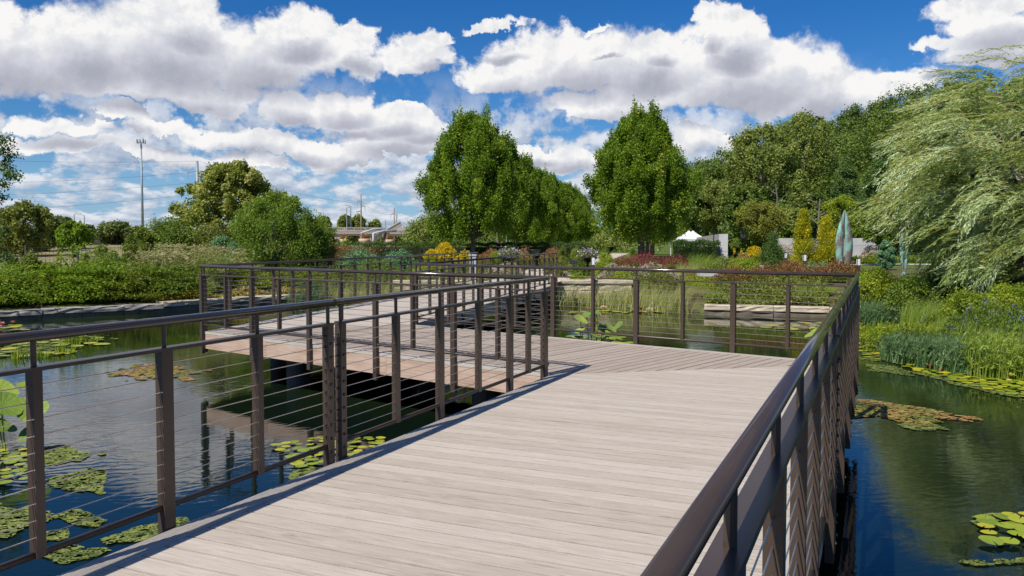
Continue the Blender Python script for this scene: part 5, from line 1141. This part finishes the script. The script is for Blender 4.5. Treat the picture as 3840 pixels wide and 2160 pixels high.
flower_patch('blue-spiked plants left of the ones at the right edge', 3650, 16.4, 130, 1165, M['shrub'], 'violet', 300, .08, fs=.042, spike=True, depth=.8, seed=4)
flower_patch('leafy plants with few blue flowers near the cove', 3555, 18.3, 170, 1165, M['forsythia'], 'violet', 260, .04, fs=.04, spike=True, depth=.8, seed=5)
flower_patch('leafy plants at the right edge above the tall green grass', 3830, 14.4, 170, 1200, M['shrub'], 'violet', 300, .05, fs=.04, spike=True, depth=.6, seed=6)
for i, (px, d, w, yt, m_, lab) in enumerate([(3480, 19.5, 170, 1120, 'grass', 'arching grass right of the back rushes'), (3600, 17.3, 160, 1185, 'grass', 'arching bright grass tuft in front of the blue-spiked plants'), (3700, 15.6, 170, 1215, 'grass', 'bright grass tuft behind the middle rush clump'), (3790, 14.2, 160, 1250, 'reed', 'pale grass tuft above the tall green grass')]):
    grass_clump('grass_tuft', lab, px, d, w, yt, M[m_], 900, (.25, 0), .016, .7, depth=.7, z0=-.62)
cover('ground_cover', 'thick low green growth covering the right bank', [(8.2, 17.6), (7.5, 15.8), (7.9, 14.5), (9.0, 13.6), (11, 12.7), (13.4, 11)][::-1], 5.5, .55, M['forsythia'], 60000, .075, 47, off=-4.8)
cover('ground_cover', 'low green growth on the bank behind the cove', [(10.4, 22.9), (10.0, 19.8), (8.6, 17.8)][::-1], 5, .5, M['shrub'], 30000, .09, 48, off=-5.)
# ------------------------------------------------------------ water plants
def pad_mesh(seed, r=1., notch=True, cup=.0, n=26, wav=.04):
    rr_ = random.Random(seed); V = [(0, 0, 0)]; 
    for i in range(n):
        a = (.10 if notch else 0)+(2*math.pi-(.20 if notch else 0))*i/(n-1 if notch else n); q = r*(1+wav*math.sin(3*a+seed)+.02*rr_.uniform(-1, 1)); V.append((q*.55*math.cos(a), q*.55*math.sin(a), cup*.35))
    for i in range(n):
        a = (.10 if notch else 0)+(2*math.pi-(.20 if notch else 0))*i/(n-1 if notch else n); q = r*(1+wav*math.sin(3*a+seed)+.02*rr_.uniform(-1, 1)); V.append((q*math.cos(a), q*math.sin(a), cup+.012*math.sin(5*a+seed)))
    Fc = []; m_ = n-1 if notch else n
    for i in range(m_): j = (i+1) % n; Fc += [(0, 1+i, 1+j), (1+i, 1+n+i, 1+n+j, 1+j)]
    me = bpy.data.meshes.new('lily_pad'); me.from_pydata(V, [], Fc); me.update()
    for p in me.polygons: p.use_smooth = True
    return me
PADS = [pad_mesh(i) for i in range(4)]; PADS2 = [pad_mesh(i+9) for i in range(3)]
for q in PADS: q.materials.append(M['pad'])
for q in PADS2: q.materials.append(M['pad2'])
prng = np.random.default_rng(8); zc = [0]
def pads(region, n, rmin, rmax, label, group, meshes=PADS, z=.006, seed=None):
    """region: list of (px,py) outline corners in the photo on the water; pads dropped inside it"""
    r_ = np.random.default_rng(seed if seed else n*7+int(region[0][0])); Q = np.array([ground(a, b_, WZ) for a, b_ in region]); lo, hi = Q.min(0), Q.max(0); put = []; tries = 0
    while len(put) < n and tries < n*60:
        tries += 1; p = lo+(hi-lo)*r_.random(2); ins = False
        for i in range(len(Q)):
            a, b_ = Q[i], Q[(i+1) % len(Q)]
            if (a[1] > p[1]) != (b_[1] > p[1]) and p[0] < (b_[0]-a[0])*(p[1]-a[1])/(b_[1]-a[1])+a[0]: ins = not ins
        rad = r_.uniform(rmin, rmax)
        if not ins or any(np.hypot(*(p-c_)) < (rad+r2)*.72 for c_, r2 in put): continue
        put.append((p, rad)); o = bpy.data.objects.new('lily_pad', meshes[r_.integers(len(meshes))]); COL.objects.link(o)
        zc[0] = (zc[0]+1) % 9; tilt = (r_.normal()*.035, r_.normal()*.035)
        o.location = (p[0], p[1], WZ+.012+z+zc[0]*.0022); o.rotation_euler = (tilt[0], tilt[1], r_.random()*6.28); o.scale = (rad, rad*r_.uniform(.88, 1), rad); tag(o, label, 'lily pad', group)
pads([(3370, 1365), (3450, 1368), (3560, 1395), (3700, 1405), (3840, 1425), (3900, 1500), (3840, 1490), (3700, 1462), (3560, 1425), (3450, 1400)], 125, .045, .10, 'small yellow-green lily pad in the band along the right bank', 'lily pads along the right bank')
pads([(3225, 1285), (3340, 1280), (3400, 1300), (3390, 1350), (3290, 1355), (3220, 1330)], 30, .08, .15, 'lily pad in the cove right of the railing corner', 'lily pads in the cove')
pads([(3680, 1950), (3860, 1930), (3880, 2040), (3700, 2060)], 15, .055, .105, 'large smooth lily pad near the lower right corner', 'lily pads at the lower right')
pads([(2850, 1228), (2950, 1208), (3100, 1212), (3110, 1245), (2950, 1250)], 22, .10, .17, 'lily pad behind the back railing, left of its right corner', 'lily pads behind the back railing')
pads([(2110, 1262), (2330, 1258), (2360, 1290), (2200, 1292)], 14, .12, .2, 'lily pad round the foot of the lotus behind the back railing', 'lily pads round the back lotus')
pads([(2090, 1172), (2300, 1165), (2480, 1162), (2480, 1172), (2200, 1180)], 26, .10, .17, 'far lily pad in front of the abutment reeds', 'lily pads before the abutment reeds')
pads([(1030, 1672), (1180, 1645), (1440, 1642), (1420, 1700), (1250, 1740), (1120, 1770), (1080, 1720)], 62, .04, .075, 'yellow-green lily pad behind the near left railing, by its panel joint', 'lily pads below the near left railing')
pads([(-60, 1690), (90, 1682), (160, 1740), (150, 1800), (60, 1830), (-60, 1830)], 32, .045, .085, 'lily pad at the left edge below the lotus leaves', 'lily pads at the left edge', )
pads([(-60, 1265), (150, 1258), (380, 1262), (400, 1290), (240, 1330), (60, 1345), (-60, 1340)], 48, .10, .18, 'lily pad among the iris leaves at the upper left of the pond', 'lily pads at the upper left of the pond')
pads([(-60, 1225), (60, 1222), (100, 1240), (-60, 1252)], 10, .12, .18, 'lily pad beside the pink flower at the left edge', 'far left lily pads')
def blob_mat_mesh(name, label, region, z, m, rag=.06, seed=1, kind='stuff', fine=60):
    """flat ragged mat floating on the water"""
    r_ = np.random.default_rng(seed); Q = np.array([ground(a, b_, WZ) for a, b_ in region]); n = len(Q); c_ = Q.mean(0); V = []
    L = np.linalg.norm(np.roll(Q, -1, 0)-Q, axis=1); size = L.sum()/6.28; k = int(fine)
    per = []
    for i in range(n):
        a, b_ = Q[i], Q[(i+1) % n]; cnt = max(3, int(k*L[i]/L.sum()*3))
        for j in range(cnt): per.append(a+(b_-a)*j/cnt)
    per = np.array(per); m_ = len(per); f = np.arange(m_)/m_*6.283; nz = sum(np.sin(f*w_+r_.random()*6.28)/w_**.7 for w_ in (5, 9, 14, 23, 37, 61))*rag*size*1.2
    rad = unit(per-c_); per = per+rad*nz[:, None]
    V = [(*c_, WZ+z)]+[(*(c_+(p-c_)*.5), WZ+z+.002) for p in per]+[(*p, WZ+z) for p in per]+[(*p, WZ-.03) for p in per]
    Fc = []
    for i in range(m_): j = (i+1) % m_; Fc += [(0, 1+i, 1+j), (1+i, 1+m_+i, 1+m_+j, 1+j), (1+m_+i, 1+2*m_+i, 1+2*m_+j, 1+m_+j)]
    mb = MB(); mb.add(V, Fc); o = mb.build(name, m); o['kind'] = kind; o['label'] = label; return o
def ragged(region, n, label, seed, m='algae', name='algae', s=(.03, .12), core=.72, zo=.004):
    """scum: a torn sheet plus loose flecks, one object"""
    r_ = np.random.default_rng(seed); Q = np.array([ground(a, b_, WZ) for a, b_ in region]); lo, hi = Q.min(0), Q.max(0); V = []; Fc = []; c_ = Q.mean(0)
    def inside(p, f=1.):
        q = c_+(p-c_)/f; ins = False
        for i in range(len(Q)):
            a, b_ = Q[i], Q[(i+1) % len(Q)]
            if (a[1] > q[1]) != (b_[1] > q[1]) and q[0] < (b_[0]-a[0])*(q[1]-a[1])/(b_[1]-a[1])+a[0]: ins = not ins
        return ins
    cnt = 0; tr = 0; n = int(n*3.4); s = (s[0]*.45, s[1]*.55)
    while cnt < n and tr < n*30:
        tr += 1; p = lo-(hi-lo)*.15+(hi-lo)*1.3*r_.random(2)
        noise_ = math.sin(p[0]*7+seed)*math.sin(p[1]*6+seed*2)+.5*math.sin(p[0]*17+p[1]*13)
        if not inside(p, 1.05+.30*noise_) or math.sin(p[0]*31+p[1]*9+seed)+math.sin(p[1]*43-p[0]*17) < -.75: continue
        rr_ = r_.uniform(*s); k = 6; a0 = r_.random()*6.28; b0 = len(V); zz = WZ+zo+(cnt % 11)*.0009
        for i in range(k): a = a0+6.283*i/k; q = rr_*(.6+.7*r_.random()); V.append((p[0]+q*1.3*math.cos(a), p[1]+q*math.sin(a), zz))
        Fc.append(tuple(range(b0, b0+k))); cnt += 1
    me = bpy.data.meshes.new(name); me.from_pydata(V, [], Fc); me.update(); o = link(name, me, M[m]); o['kind'] = 'stuff'; o['label'] = label; return o
ragged([(170, 1800), (250, 1775), (380, 1765), (360, 1840), (310, 1860), (240, 1835)], 420, 'green algae patch between the two nearest left posts', 1, s=(.02, .06))
ragged([(-40, 1900), (120, 1900), (200, 1940), (110, 1990), (30, 2010), (-40, 1990)], 460, 'green algae patch at the left edge, behind the nearest post', 2, s=(.02, .06))
ragged([(210, 1935), (300, 1920), (430, 1955), (370, 1975), (270, 1968)], 320, 'narrow algae patch right of the nearest post', 3, s=(.012, .045))
ragged([(150, 2075), (260, 2045), (400, 2065), (370, 2105), (240, 2115)], 360, 'bright algae patch at the lower left, under the bottom bar', 4, s=(.012, .045))
ragged([(420, 2010), (520, 1985), (660, 1955), (690, 1975), (560, 2025), (440, 2050)], 360, 'bright algae strip beside the near deck edge', 5, s=(.012, .045))
ragged([(60, 1690), (240, 1675), (350, 1705), (260, 1735), (130, 1735)], 380, 'pale algae patch right of the lotus leaves', 6, s=(.015, .07))
ragged([(140, 2010), (240, 1990), (250, 2020), (160, 2035)], 120, 'small algae scrap right of the nearest post foot', 7, s=(.012, .04))
ragged([(1100, 1770), (1180, 1740), (1160, 1830), (1100, 1840)], 150, 'algae scrap beside the near lily pads', 9, s=(.012, .04))
ragged([(430, 1400), (520, 1372), (640, 1372), (740, 1395), (700, 1418), (560, 1420)], 900, 'reddish floating weed patch in the open water at left', 10, 'weed', 'floating_weed', (.02, .075))
ragged([(3165, 1530), (3240, 1505), (3420, 1520), (3600, 1570), (3520, 1585), (3440, 1600), (3300, 1560), (3180, 1570)], 1700, 'large reddish floating weed patch right of the railing', 11, 'weed', 'floating_weed', (.018, .06))
ragged([(3380, 1590), (3520, 1595), (3560, 1615), (3440, 1615)], 90, 'green scraps below the reddish weed patch', 12, 'algae', 'algae', (.02, .05))
ragged([(3640, 1945), (3760, 1925), (3780, 1945), (3690, 1965)], 120, 'algae strip left of the large lily pads', 13, 'algae', 'algae', (.012, .035))
ragged([(3640, 2110), (3860, 2095), (3860, 2112), (3700, 2120)], 140, 'thin algae streak at the lower right corner', 14, 'algae', 'algae', (.012, .03))
ragged([(3240, 1370), (3330, 1372), (3420, 1395), (3400, 1405), (3280, 1390)], 200, 'yellow-green scum off the tip of the right bank', 15, 'algae', 'algae', (.02, .05))
ragged([(3380, 1385), (3560, 1415), (3720, 1455), (3860, 1490), (3860, 1505), (3700, 1470), (3540, 1430)], 900, 'yellow-green scum edging the lily band of the right bank', 16, 'algae', 'algae', (.02, .06))
ragged([(3220, 1300), (3380, 1270), (3440, 1290), (3330, 1350), (3230, 1340)], 500, 'scum between the lily pads of the cove', 17, 'algae', 'algae', (.02, .06))
ragged([(-60, 1262), (260, 1262), (380, 1275), (200, 1320), (-60, 1340)], 500, 'scum between the lily pads at the upper left', 18, 'algae', 'algae', (.03, .08))
# lotus plants
LM = [pad_mesh(30+i, 1., False, .16, 24, .10) for i in range(3)]
for q in LM: q.materials.append(M['lotus'])
def lotus(px, py, label, lv, sc=1.):
    lv = [(a_, b_, c_, d_*.62) for a_, b_, c_, d_ in lv]
    x, y = ground(px, py, WZ); root = empty('lotus_plant', (x, y, WZ), label, 'lotus'); r_ = random.Random(int(px))
    for dx, z, rad, tl in lv:
        yy = r_.uniform(-.25, .25); o = bpy.data.objects.new('leaf', LM[r_.randrange(3)]); COL.objects.link(o); o.parent = root; o.location = (dx, yy, z); o.rotation_euler = (tl, r_.uniform(-.3, .3), r_.uniform(0, 6.28)); o.scale = (rad*.86, rad*.86, rad*.86)
        mb = MB(); mb.tube([(dx*.6, yy*.6, -.3), (dx*.9, yy, z*.5), (dx, yy, z)], .009, 5); mb.build('stem', M['lotus'], root, world=False)
lotus(2235, 1285, 'large-leaved lotus behind the back railing', [(-.36, .52, .19, .9), (-.38, .28, .15, .7), (-.40, .14, .12, .5), (-.12, .20, .17, .9), (.02, .44, .13, .6), (.14, .26, .22, 1.0), (.33, .30, .18, .9), (.48, .38, .17, 1.2), (.0, .66, .12, .4), (.22, .10, .16, .8), (-.2, .6, .12, .8)])
lotus(3060, 1280, 'lotus leaves almost hidden by the right handrail near its corner', [(-.12, .18, .21, .9), (.12, .22, .19, .8), (.0, .06, .16, .4)])
lotus(60, 1690, 'big-leaved lotus at the left edge behind the railing', [(-.08, .50, .24, .8), (.17, .44, .19, 1.1), (-.30, .62, .22, .7), (.20, .20, .16, .9), (-.14, .26, .18, .6), (-.40, .36, .22, .7), (.06, .66, .13, .5)])
# iris-like tufts on the upper left pads
for i, (px, py, w, h, n, lab) in enumerate([(70, 1345, .16, .24, 34, 'yellowing iris tuft left among the upper left lily pads'), (150, 1340, .2, .18, 30, 'low iris tuft right of the yellowing one'), (240, 1325, .2, .24, 36, 'iris tuft at the lower right of the upper left lily pads'), (270, 1290, .22, .26, 40, 'green iris tuft behind the others among the upper left pads'), (340, 1285, .16, .2, 26, 'rightmost small iris tuft among the upper left pads')]):
    x, y = ground(px, py, WZ); V, Fc, T = blades(n, (w, .1), h, (.05, 0), .035, np.random.default_rng(i+70), .4, 3, .25); o = link('iris_tuft', np_mesh('iris_tuft', V, Fc, T), M['lime']); o.location = (x, y, WZ-.01); tag(o, lab, 'iris', 'iris tufts on the pond')
# water lily blossoms
def flower_mesh(m):
    mb = MB()
    for ring, (n, tilt, ln2) in enumerate(((9, .25, 1.), (8, .7, .9), (6, 1.1, .7))):
        for i in range(n):
            a = 2*math.pi*(i+.5*ring)/n; c_, s_ = math.cos(a), math.sin(a); z1 = math.sin(tilt)*ln2; r1 = math.cos(tilt)*ln2; w2 = .2
            mb.add([(0, 0, 0), (r1*.5*c_-w2*s_, r1*.5*s_+w2*c_, z1*.42), (r1*c_, r1*s_, z1), (r1*.5*c_+w2*s_, r1*.5*s_-w2*c_, z1*.42)], [(0, 1, 2, 3)])
    me = mb.mesh('water_lily'); me.materials.append(m); return me
def cmat(n, c): return simple(n, tuple(q*.8 for q in c), c, 20, .5)
FM = {k: flower_mesh(cmat(k+'_petal', c)) for k, c in dict(red=(.55, .02, .08), pink=(.75, .28, .30), white=(.8, .72, .66), yellow=(.75, .7, .18), peach=(.8, .5, .32)).items()}
for k, px, py, r, z, lab in [('red', 3485, 1388, .10, .05, 'larger deep red water lily by the right bank'), ('red', 3530, 1397, .06, .04, 'small deep red water lily right of the larger one'), ('pink', 3722, 1402, .075, .10, 'pink water lily in the band along the right bank'), ('yellow', 3790, 1428, .09, .12, 'pale yellow water lily, upper one of the pair at right'), ('yellow', 3783, 1442, .06, .05, 'pale yellow water lily, lower one of the pair at right'), ('white', 3258, 1298, .09, .05, 'white water lily in the cove'), ('white', 3222, 1300, .07, .05, 'small white water lily next to the railing posts'), ('peach', 3225, 1222, .07, .05, 'pale water lily by the back rushes near the railing corner'), ('red', 2403, 1168, .11, .1, 'crimson water lily left of the green reeds'), ('white', 2433, 1172, .16, .1, 'large white water lily right of the crimson one'), ('peach', 2262, 1166, .16, .12, 'peach water lily above the back lotus'), ('pink', 2206, 1168, .07, .12, 'small pink lily bud left of the peach one'), ('pink', 48, 1222, .10, .12, 'pink water lily far left near the stone edging'), ('pink', 5, 1230, .14, .12, 'larger pink water lily cut by the left edge'), ('peach', 3025, 1228, .11, .05, 'peach water lily behind the back railing at right'), ('yellow', 3047, 1242, .10, .06, 'cream water lily right of the peach one'), ('white', 475, 1416, .04, .03, 'tiny white bloom on the reddish weed patch'), ('peach', 2245, 1272, .09, .10, 'peach lotus bloom low among the back lotus leaves')]:
    x, y = ground(px, py, WZ); o = bpy.data.objects.new('water_lily', FM[k]); COL.objects.link(o); o.location = (x, y, WZ+.03+z*.4); o.scale = (r, r, r); o.rotation_euler = (.1, 0, px); tag(o, lab, 'water lily', 'water lilies in bloom')
# ------------------------------------------------------------ sky, sun, camera
SUN_DIR = Vector((-.53, -.70, 1.07)).normalized()
elev = math.asin(SUN_DIR.z); azim = math.atan2(SUN_DIR.x, SUN_DIR.y)
w = bpy.data.worlds.new('World'); SC.world = w; w.use_nodes = True; nt = w.node_tree; nt.nodes.clear(); t = NT(nt)
st = t.n('ShaderNodeTexSky', sky_type='NISHITA', sun_disc=False, sun_elevation=elev, sun_rotation=azim, altitude=200, air_density=1.0, dust_density=.25, ozone_density=3.0)
bg = t.n('ShaderNodeBackground'); out = t.n('ShaderNodeOutputWorld'); nt.links.new(bg.outputs[0], out.inputs[0])
dirv = t.n('ShaderNodeTexCoord').outputs['Generated']; sp = t.n('ShaderNodeSeparateXYZ'); t.set(sp.inputs[0], dirv)
az = t.m('MULTIPLY', t.m('ARCTAN2', sp.outputs[0], sp.outputs[1]), 10.); el = t.m('MULTIPLY', t.m('ARCSINE', sp.outputs[2]), 10.)
cb = t.n('ShaderNodeCombineXYZ'); t.set(cb.inputs[0], az); t.set(cb.inputs[1], el); pv = cb.outputs[0]
def ae(px, py): dx = (px-1920)/F; return 10*math.atan(dx), 10*math.atan((904-py)/F/math.sqrt(1+dx*dx))
# cloud masses: centre and radii in hundredths of the sky survey (photo pixels converted to angles)
BL = [(60, 230, 330, 175), (330, 190, 250, 165), (640, 190, 330, 215), (960, 235, 300, 160), (1240, 235, 190, 110), (560, 330, 560, 80), (700, 60, 160, 100), (1120, 110, 150, 90), (1330, 160, 100, 60),
      (1550, 215, 165, 75), (1610, 155, 100, 45),
      (1900, 290, 190, 120), (2150, 245, 260, 140), (2420, 240, 260, 150), (2440, 140, 90, 50), (2730, 150, 135, 115), (2655, 80, 60, 60), (2760, 320, 400, 165), (3030, 355, 300, 115), (2480, 385, 520, 85), (3350, 310, 190, 55), (1860, 120, 130, 26), (2250, 115, 60, 16),
      (1090, 400, 130, 70), (1280, 395, 170, 70), (1470, 440, 190, 60), (1300, 450, 330, 50), (830, 375, 110, 45), (760, 330, 60, 30),
      (230, 495, 190, 50), (470, 440, 120, 50), (620, 500, 150, 45), (800, 400, 140, 50), (880, 520, 200, 50), (1120, 560, 200, 55), (1310, 600, 200, 60), (1500, 540, 240, 100), (330, 570, 170, 45), (620, 590, 190, 42), (60, 560, 130, 35), (1560, 470, 160, 60), (900, 610, 170, 36),
      (2120, 600, 200, 55), (2000, 575, 90, 40), (2620, 540, 150, 75), (2350, 560, 150, 40), (2180, 640, 300, 40),
      (3700, 50, 220, 70), (3740, 180, 230, 100), (3470, 195, 70, 28), (3640, 120, 140, 60)]
# cloud masses above the frame, mirrored in the pond
BL += [(200, -720, 600, 130), (1900, -900, 600, 140)]
ng = bpy.data.node_groups.new('cloud_mass', 'ShaderNodeTree')
ng.interface.new_socket('P', in_out='INPUT', socket_type='NodeSocketVector'); ng.interface.new_socket('C', in_out='INPUT', socket_type='NodeSocketVector'); ng.interface.new_socket('S', in_out='INPUT', socket_type='NodeSocketVector'); ng.interface.new_socket('Q', in_out='OUTPUT', socket_type='NodeSocketVector')
g_ = NT(ng); gi = g_.n('NodeGroupInput'); go = g_.n('NodeGroupOutput')
# the running maximum travels in the z channel
si = g_.n('ShaderNodeSeparateXYZ'); g_.set(si.inputs[0], gi.outputs[0])
q = g_.vm('MULTIPLY', g_.vm('SUBTRACT', gi.outputs[0], gi.outputs[1]), gi.outputs[2]); s_ = g_.n('ShaderNodeSeparateXYZ'); g_.set(s_.inputs[0], q)
yy = g_.m('MAXIMUM', s_.outputs[1], g_.m('MULTIPLY', s_.outputs[1], -1.5))
ln2 = g_.m('SQRT', g_.m('ADD', g_.m('MULTIPLY', s_.outputs[0], s_.outputs[0]), g_.m('MULTIPLY', yy, yy)))
nw = g_.m('SMOOTH_MAX', si.outputs[2], g_.m('SUBTRACT', 1., ln2), .12)
c2_ = g_.n('ShaderNodeCombineXYZ'); g_.set(c2_.inputs[0], si.outputs[0]); g_.set(c2_.inputs[1], si.outputs[1]); g_.set(c2_.inputs[2], nw)
g_.set(go.inputs[0], c2_.outputs[0])
def field(p):
    acc = t.vm('ADD', t.vm('MULTIPLY', p, (1., 1., 0.)), (0., 0., -9.))
    for cx, cy, rx, ry in BL:
        c_ = ae(cx, cy); nd = t.n('ShaderNodeGroup'); nd.node_tree = ng; t.set(nd.inputs[0], acc); nd.inputs[1].default_value = (c_[0], c_[1], 0)
        nd.inputs[2].default_value = (F/rx/10*.99, F/ry/10*1.01, 0); acc = nd.outputs[0]
    o_ = t.n('ShaderNodeSeparateXYZ'); t.set(o_.inputs[0], acc); return o_.outputs[2]
wa = t.noise(pv, 1.5, 7, .60, out=1); wb = t.noise(pv, 6.0, 5, .62, out=1)
off = t.vm('ADD', t.vm('SCALE', t.vm('SUBTRACT', wa, (.5, .5, .5)), .62), t.vm('SCALE', t.vm('SUBTRACT', wb, (.5, .5, .5)), .16))
pw = t.vm('ADD', pv, off)
det = t.m('SUBTRACT', t.noise(pv, 3.2, 8, .62), .5); det2 = t.m('SUBTRACT', t.noise(t.vm('ADD', pv, (-.045, .06, 0.)), 3.2, 8, .62), .5)
F1 = t.m('ADD', field(pw), t.m('MULTIPLY', det, .75))
# flattened far cloud rows seen edge-on towards the horizon
ev = t.m('DIVIDE', t.m('MULTIPLY', el, 7.), t.m('ADD', el, 1.1)); cp = t.n('ShaderNodeCombineXYZ'); t.set(cp.inputs[0], t.m('MULTIPLY', az, 1.15)); t.set(cp.inputs[1], ev)
rows = t.noise(cp.outputs[0], 1.25, 7, .6); rows2 = t.noise(t.vm('ADD', cp.outputs[0], (-.05, .22, 0)), 1.25, 7, .6)
band = t.m('MULTIPLY', t.mr(el, 2.1, 1.2, 0, 1, True), t.mr(el, -.02, .12, 0., 1., True))
G1 = t.m('MULTIPLY', t.m('SUBTRACT', rows, .438), 5.)
lowa = t.m('MULTIPLY', t.mr(G1, -.05, .42, 0, 1, True), band)
hi_ = t.m('MULTIPLY', t.mr(t.noise(t.mapping(pv, (.8, 1.5, 1)), 1.1, 6, .6), .56, .64, 0, 1, True), t.mr(el, 4.4, 5.2, 0, .8, True))
soft = t.mr(t.noise(pv, .9, 3, .5), .38, .62, .13, .40); alpha = t.n('ShaderNodeMapRange', interpolation_type='SMOOTHSTEP'); t.set(alpha.inputs[0], F1); alpha.inputs[1].default_value = -.05; t.set(alpha.inputs[2], soft); alpha = alpha.outputs[0]
al = t.m('MAXIMUM', t.m('MAXIMUM', alpha, t.m('MULTIPLY', lowa, .86)), hi_)
upo = t.n('ShaderNodeCombineXYZ'); upo.inputs[0].default_value = -.08; t.set(upo.inputs[1], t.mr(el, .4, 2.6, .07, .40)); F2 = field(t.vm('ADD', t.vm('ADD', pv, t.vm('SCALE', off, .55)), upo.outputs[0]))
under = t.mr(t.m('ADD', F2, t.m('MULTIPLY', det, .22)), -.02, 1.0, 0, 1, True)
bil = t.mr(t.m('ADD', t.m('SUBTRACT', det, det2), t.m('MULTIPLY', t.m('SUBTRACT', t.noise(pw, 1.4, 3, .45), t.noise(t.vm('ADD', pw, (-.12, .20, 0)), 1.4, 3, .45)), 1.2)), -.19, .15, 0, 1)
lit = t.m('SUBTRACT', t.m('SUBTRACT', 1., t.m('MULTIPLY', under, .80)), t.m('MULTIPLY', t.m('SUBTRACT', 1., bil), .24), clamp=True)
ccol = t.ramp(lit, [(.0, (.44, .46, .54)), (.3, (.55, .57, .65)), (.62, (.73, .75, .82)), (.80, (.88, .89, .92)), (.93, (1.04, 1.03, 1.02))])
rl = t.mr(t.m('SUBTRACT', rows, rows2), -.11, .12, 0, 1); ccol2 = t.ramp(rl, [(.0, (.42, .48, .62)), (.5, (.63, .68, .79)), (1., (.92, .94, .97))])
cmix = t.mix(t.m('GREATER_THAN', t.m('ADD', alpha, .02), lowa), ccol2, ccol)
hs = t.n('ShaderNodeHueSaturation'); hs.inputs['Saturation'].default_value = 1.4; hs.inputs['Value'].default_value = .82; t.set(hs.inputs['Color'], st.outputs[0])
SKY = .10
hz = t.mr(el, 0., 1.3, .55, 0., True)
skyc = t.mix(1., t.mix(hz, hs.outputs[0], (4.4, 5.6, 7.2)), (.55, .76, 1.0), 'MULTIPLY')
cw = t.vm('SCALE', cmix, .79/SKY)
t.set(bg.inputs[0], t.mix(al, skyc, cw)); bg.inputs[1].default_value = SKY
try: w.cycles.sampling_method = 'MANUAL'; w.cycles.sample_map_resolution = 512
except Exception: pass
sl = bpy.data.lights.new('sun', 'SUN'); sl.energy = 4.4; sl.angle = math.radians(.5); sl.color = (1., .955, .88)
so = bpy.data.objects.new('sun', sl); COL.objects.link(so); so.rotation_euler = (-SUN_DIR).to_track_quat('-Z', 'Y').to_euler(); so.location = (0, 0, 50)
cam = bpy.data.cameras.new('camera'); cam.sensor_width = 36; cam.lens = F/3840*36; cam.shift_y = -(1080-CY)/3840; cam.clip_end = 9000; cam.clip_start = .05
co = bpy.data.objects.new('camera', cam); COL.objects.link(co); co.location = (0, 0, H); co.rotation_euler = (math.pi/2-PITCH, 0, 0); SC.camera = co
SC.view_settings.view_transform = 'Standard'; SC.view_settings.look = 'None'; SC.view_settings.exposure = .2; SC.view_settings.gamma = 1
SC.cycles.max_bounces = 6; SC.cycles.transparent_max_bounces = 6; SC.cycles.diffuse_bounces = 3; SC.cycles.glossy_bounces = 3; SC.cycles.caustics_reflective = False; SC.cycles.caustics_refractive = False
